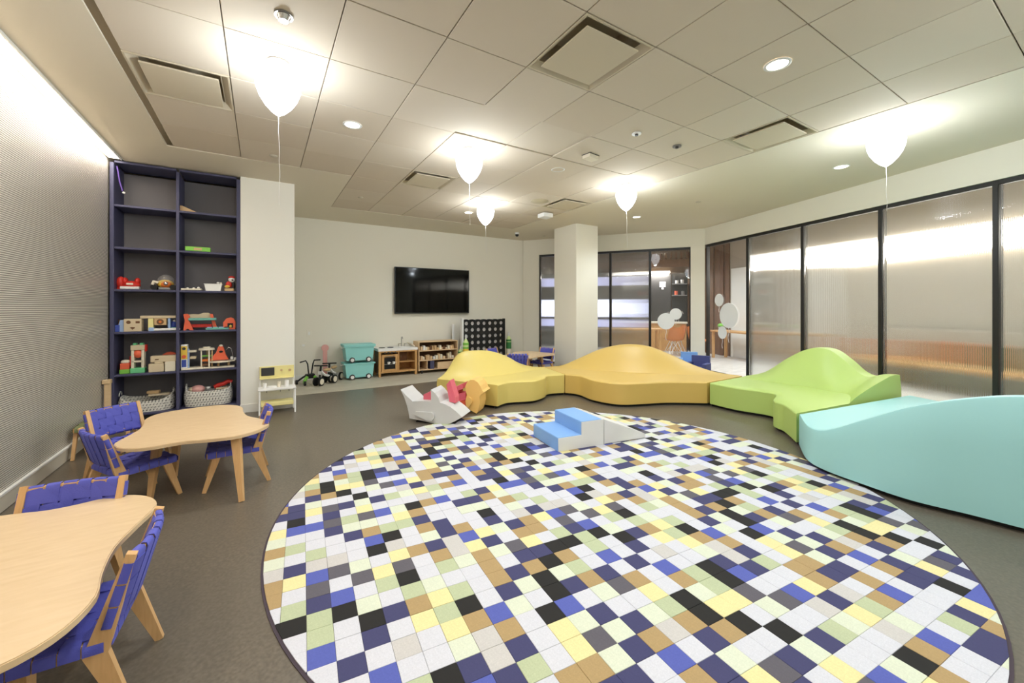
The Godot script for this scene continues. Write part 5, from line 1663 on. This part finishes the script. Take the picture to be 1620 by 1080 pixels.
	# row 2 right
	toy("toy_piano", "coral wooden toy piano with pale wavy back and green keyboard", "toy piano", 321, 2, 0.12, [["side", "coral", ["p", [[-0.19, 0], [-0.165, 0], [-0.155, 0.018], [-0.14, 0.018], [-0.125, 0], [-0.09, 0], [-0.135, 0.12], [-0.125, 0.18], [-0.15, 0.205], [-0.19, 0.2], [-0.175, 0.12]], 0.02, 0.05]], ["side", "coral", ["p", [[0.11, 0], [0.15, 0], [0.10, 0.2], [0.07, 0.2]], -0.03, 0.0]], ["back_board", "beige", ["p", [[-0.15, 0.12], [0.1, 0.12], [0.09, 0.19], [0.05, 0.215], [0.0, 0.215], [-0.05, 0.195], [-0.1, 0.2], [-0.15, 0.195]], -0.06, -0.04]], ["keyboard", "teal_toy", ["b", 0.0, 0.135, 0.02, 0.28, 0.03, 0.09]], ["bottom_bar", "red", ["b", -0.02, 0.05, -0.03, 0.22, 0.04, 0.04]]])
	toy("toy_barn", "small red toy barn with a dark opening", "toy barn", 363, 2, 0.12, [["front", "coral", ["p", [[-0.06, 0], [0.065, 0], [0.068, 0.09], [0.05, 0.135], [0.015, 0.155], [-0.03, 0.14], [-0.065, 0.09]], -0.05, 0.05]], ["front>opening", "black", ["b", 0.012, 0.05, 0.051, 0.06, 0.06, 0.004]], ["front>animal", "yellow", ["e", 0.015, 0.04, 0.056, 0.014, 0.018, 0.008]]])
	toy("toy_xylophone", "pale blue toy xylophone lying in front of the toy piano", "xylophone", 344, 2, 0.05, [["base", "teal_toy", ["b", 0, 0.012, 0, 0.24, 0.022, 0.06]], ["bar", "pale_blue", ["b", -0.08, 0.03, 0, 0.05, 0.012, 0.055]], ["bar", "aqua", ["b", -0.02, 0.03, 0, 0.05, 0.012, 0.05]], ["bar", "pale_blue", ["b", 0.04, 0.03, 0, 0.05, 0.012, 0.045]], ["bar", "dark_grey", ["b", 0.095, 0.03, 0, 0.04, 0.012, 0.04]]])
	# row 1 left
	toy("brown_bowls", "stacked dark brown bowls at the left end of the board", "bowls", 201, 1, 0.28, [["bowl", "brown", ["e", 0, 0.05, 0, 0.06, 0.05, 0.06]], ["bowl", "brown", ["e", 0.0, 0.125, 0, 0.055, 0.025, 0.055]]])
	toy("toy_tower_house", "white and red toy castle tower with an arch and green base", "toy house", 214, 1, 0.12, [["green_base", "mint", ["b", 0.03, 0.03, 0, 0.13, 0.06, 0.12]], ["green_base", "lime", ["b", -0.085, 0.025, 0, 0.09, 0.05, 0.1]], ["wing", "coral", ["b", -0.085, 0.085, 0, 0.08, 0.07, 0.09]], ["wing_roof", "cream", ["e", -0.085, 0.135, 0, 0.045, 0.025, 0.045]], ["chimney", "red", ["b", -0.035, 0.14, 0, 0.026, 0.12, 0.03]], ["pillar", "cream", ["b", -0.015, 0.16, 0, 0.026, 0.22, 0.1]], ["pillar", "cream", ["b", 0.075, 0.16, 0, 0.026, 0.22, 0.1]], ["deck", "cream", ["b", 0.03, 0.135, 0, 0.11, 0.02, 0.1]], ["tower_top", "beige", ["b", 0.03, 0.30, 0, 0.125, 0.06, 0.11]], ["dome", "coral", ["e", 0.03, 0.225, 0.02, 0.045, 0.05, 0.04]], ["battlement", "mint", ["b", 0.0, 0.34, 0, 0.03, 0.024, 0.08], ["b", 0.06, 0.34, 0, 0.03, 0.024, 0.08]], ["red_trim", "red", ["b", 0.098, 0.29, 0, 0.014, 0.08, 0.08]]])
	var bxn = ["cream block-shaped box under the long beige box", "cream block-shaped box next to the divider under the long beige box"]
	toy("cream_box", bxn[0], "box", 249, 1, 0.10, [["box", "beige", ["b", 0, 0.052, 0, 0.14, 0.1, 0.14]], ["notch_lid", "beige", ["b", 0.02, 0.112, 0, 0.08, 0.016, 0.12]]])
	toy("cream_box", bxn[1], "box", 271, 1, 0.10, [["box", "cream", ["b", 0, 0.06, 0, 0.10, 0.12, 0.14]]])
	toy("long_beige_box", "long beige wooden box lying across the cream boxes", "box", 260, 1, 0.11, [["box", "beige", ["b", 0, 0.035, 0, 0.24, 0.07, 0.12]], ["box>slot", "brown", ["b", -0.06, 0.03, 0.061, 0.035, 0.012, 0.003]]], 0.0, 0.1205)
	toy("red_disc", "round red toy disc behind the long beige box", "toy", 269, 1, 0.26, [["disc", "coral", ["cz", 0, 0.13, 0, 0.09, 0.05]], ["stand", "coral", ["b", 0, 0.02, 0, 0.08, 0.04, 0.05]]])
	# row 1 right
	toy("toy_garage", "tall wooden toy garage with yellow sign tower and two decks", "toy garage", 301, 1, 0.13, [["base", "cream", ["b", 0.03, 0.012, 0, 0.22, 0.022, 0.18]], ["tower", "white", ["b", -0.055, 0.165, 0, 0.065, 0.30, 0.1]], ["tower>sign_panel", "yellow", ["b", -0.055, 0.215, 0.051, 0.062, 0.16, 0.004]], ["tower>round_sign", "coral", ["cz", -0.055, 0.165, 0.055, 0.022, 0.004]], ["tower>round_sign", "dark_grey", ["cz", -0.055, 0.265, 0.055, 0.018, 0.004]], ["tower>tower_window", "blue", ["b", -0.055, 0.08, 0.051, 0.045, 0.09, 0.004]], ["lift_rail", "pale_blue", ["b", -0.012, 0.14, 0.03, 0.016, 0.24, 0.02]], ["bridge", "cream", ["b", 0.025, 0.225, 0, 0.08, 0.024, 0.1]], ["deck", "beige", ["b", 0.03, 0.145, -0.01, 0.06, 0.03, 0.1]]])
	toy("toy_pavilion", "open round-roofed wooden toy pavilion beside the toy garage", "toy house", 327, 1, 0.12, [["floor_plate", "cream", ["b", 0, 0.01, 0, 0.13, 0.02, 0.14]], ["roof", "cream", ["cy", 0, 0.235, 0, 0.085, 0.025, 0.08]], ["roof_cap", "cream", ["cy", 0, 0.26, 0, 0.04, 0.014]], ["post", "cream", ["b", -0.05, 0.128, 0.05, 0.014, 0.216, 0.014]], ["post", "cream", ["b", 0.03, 0.128, 0.06, 0.018, 0.216, 0.014]], ["post", "tan", ["b", 0.058, 0.128, 0.03, 0.014, 0.216, 0.014]], ["post", "tan", ["b", 0.0, 0.128, -0.05, 0.014, 0.216, 0.014]], ["inner_floor", "lime", ["b", 0, 0.16, 0, 0.10, 0.014, 0.1]], ["inner_floor", "orange", ["b", 0, 0.105, 0, 0.09, 0.03, 0.09]], ["inner_floor", "brown", ["b", 0, 0.05, 0, 0.09, 0.03, 0.09]]])
	toy("toy_mountain", "coral mountain-shaped toy with a wire loop on a cream stand", "toy", 350, 1, 0.12, [["mountain", "coral", ["p", [[-0.11, 0.1], [0.08, 0.1], [0.05, 0.16], [0.025, 0.26], [-0.0, 0.285], [-0.03, 0.27], [-0.05, 0.2], [-0.08, 0.16]], -0.03, 0.03]], ["mountain>snow_cap", "cream", ["e", -0.003, 0.278, 0, 0.022, 0.018, 0.034]], ["mountain>cave", "black", ["e", 0.0, 0.205, 0.031, 0.022, 0.014, 0.006]], ["upper_stand", "cream", ["cy", 0.0, 0.075, 0, 0.13, 0.016], ["b", 0.09, 0.083, 0, 0.12, 0.016, 0.1]], ["foot", "tan", ["cy", -0.03, 0.02, 0, 0.014, 0.055], ["cy", 0.08, 0.02, 0, 0.014, 0.055]], ["lower_stand", "cream", ["b", 0.02, 0.01, 0, 0.25, 0.02, 0.16]], ["wire_loop", "chrome", ["t", 0.004, [[0.05, 0.22, 0], [0.075, 0.255, 0], [0.105, 0.24, 0], [0.12, 0.17, 0], [0.12, 0.1, 0]]]], ["wagon", "white", ["b", 0.115, 0.115, 0.02, 0.03, 0.04, 0.03]], ["wagon", "white", ["cy", 0.15, 0.091, 0.02, 0.014, 0.03]]])
	# row 0 baskets and their contents
	basket("slumped striped rope basket in the lower left cell of the navy shelf", 234, 0.25, 0.15, 0.15, 0.055, 0.10)
	basket("upright striped rope basket in the lower right cell of the navy shelf", 331, 0.235, 0.15, 0.20, 0.03, 0.0)
	toy("wooden_plank_toy", "pale wooden toy plank lying in the slumped rope basket", "plank", 252, 0, 0.2, [["plank", "beige", ["b", 0, 0.012, 0, 0.2, 0.024, 0.08]]], 0.1, 0.165)
	toy("wooden_chunk", "brown wooden toy piece on top of the plank in the slumped basket", "block", 243, 0, 0.22, [["chunk", "tan", ["b", 0, 0.018, 0, 0.12, 0.034, 0.06]]], -0.1, 0.1895)
	toy("basket_plush", "pale pink plush toy in the upright rope basket", "plush toy", 313, 0, 0.18, [["body", "pale_pink", ["e", 0, 0.05, 0, 0.075, 0.055, 0.06]], ["head", "beige", ["e", -0.06, 0.05, 0.0, 0.035, 0.035, 0.04]]], 0.0, 0.15)
	toy("basket_red_toy", "rust red curved toy lying high in the upright rope basket", "toy", 354, 0, 0.19, [["curve", "red", ["t", 0.028, [[-0.1, 0.02, 0], [-0.06, 0.045, 0], [0.0, 0.06, 0], [0.05, 0.09, 0], [0.09, 0.075, 0]]]], ["wing", "beige", ["b", -0.01, 0.01, 0.04, 0.14, 0.02, 0.05]]], 0.0, 0.185)
	toy("basket_grey_toy", "small black and white toy in the middle of the upright rope basket", "toy", 332, 0, 0.15, [["body", "grey", ["b", 0, 0.04, 0, 0.08, 0.05, 0.06]], ["spot", "white", ["e", -0.02, 0.07, 0.02, 0.02, 0.014, 0.016]], ["wheel", "black", ["cz", 0.025, 0.07, 0.032, 0.016, 0.01]]], 0.2, 0.15)
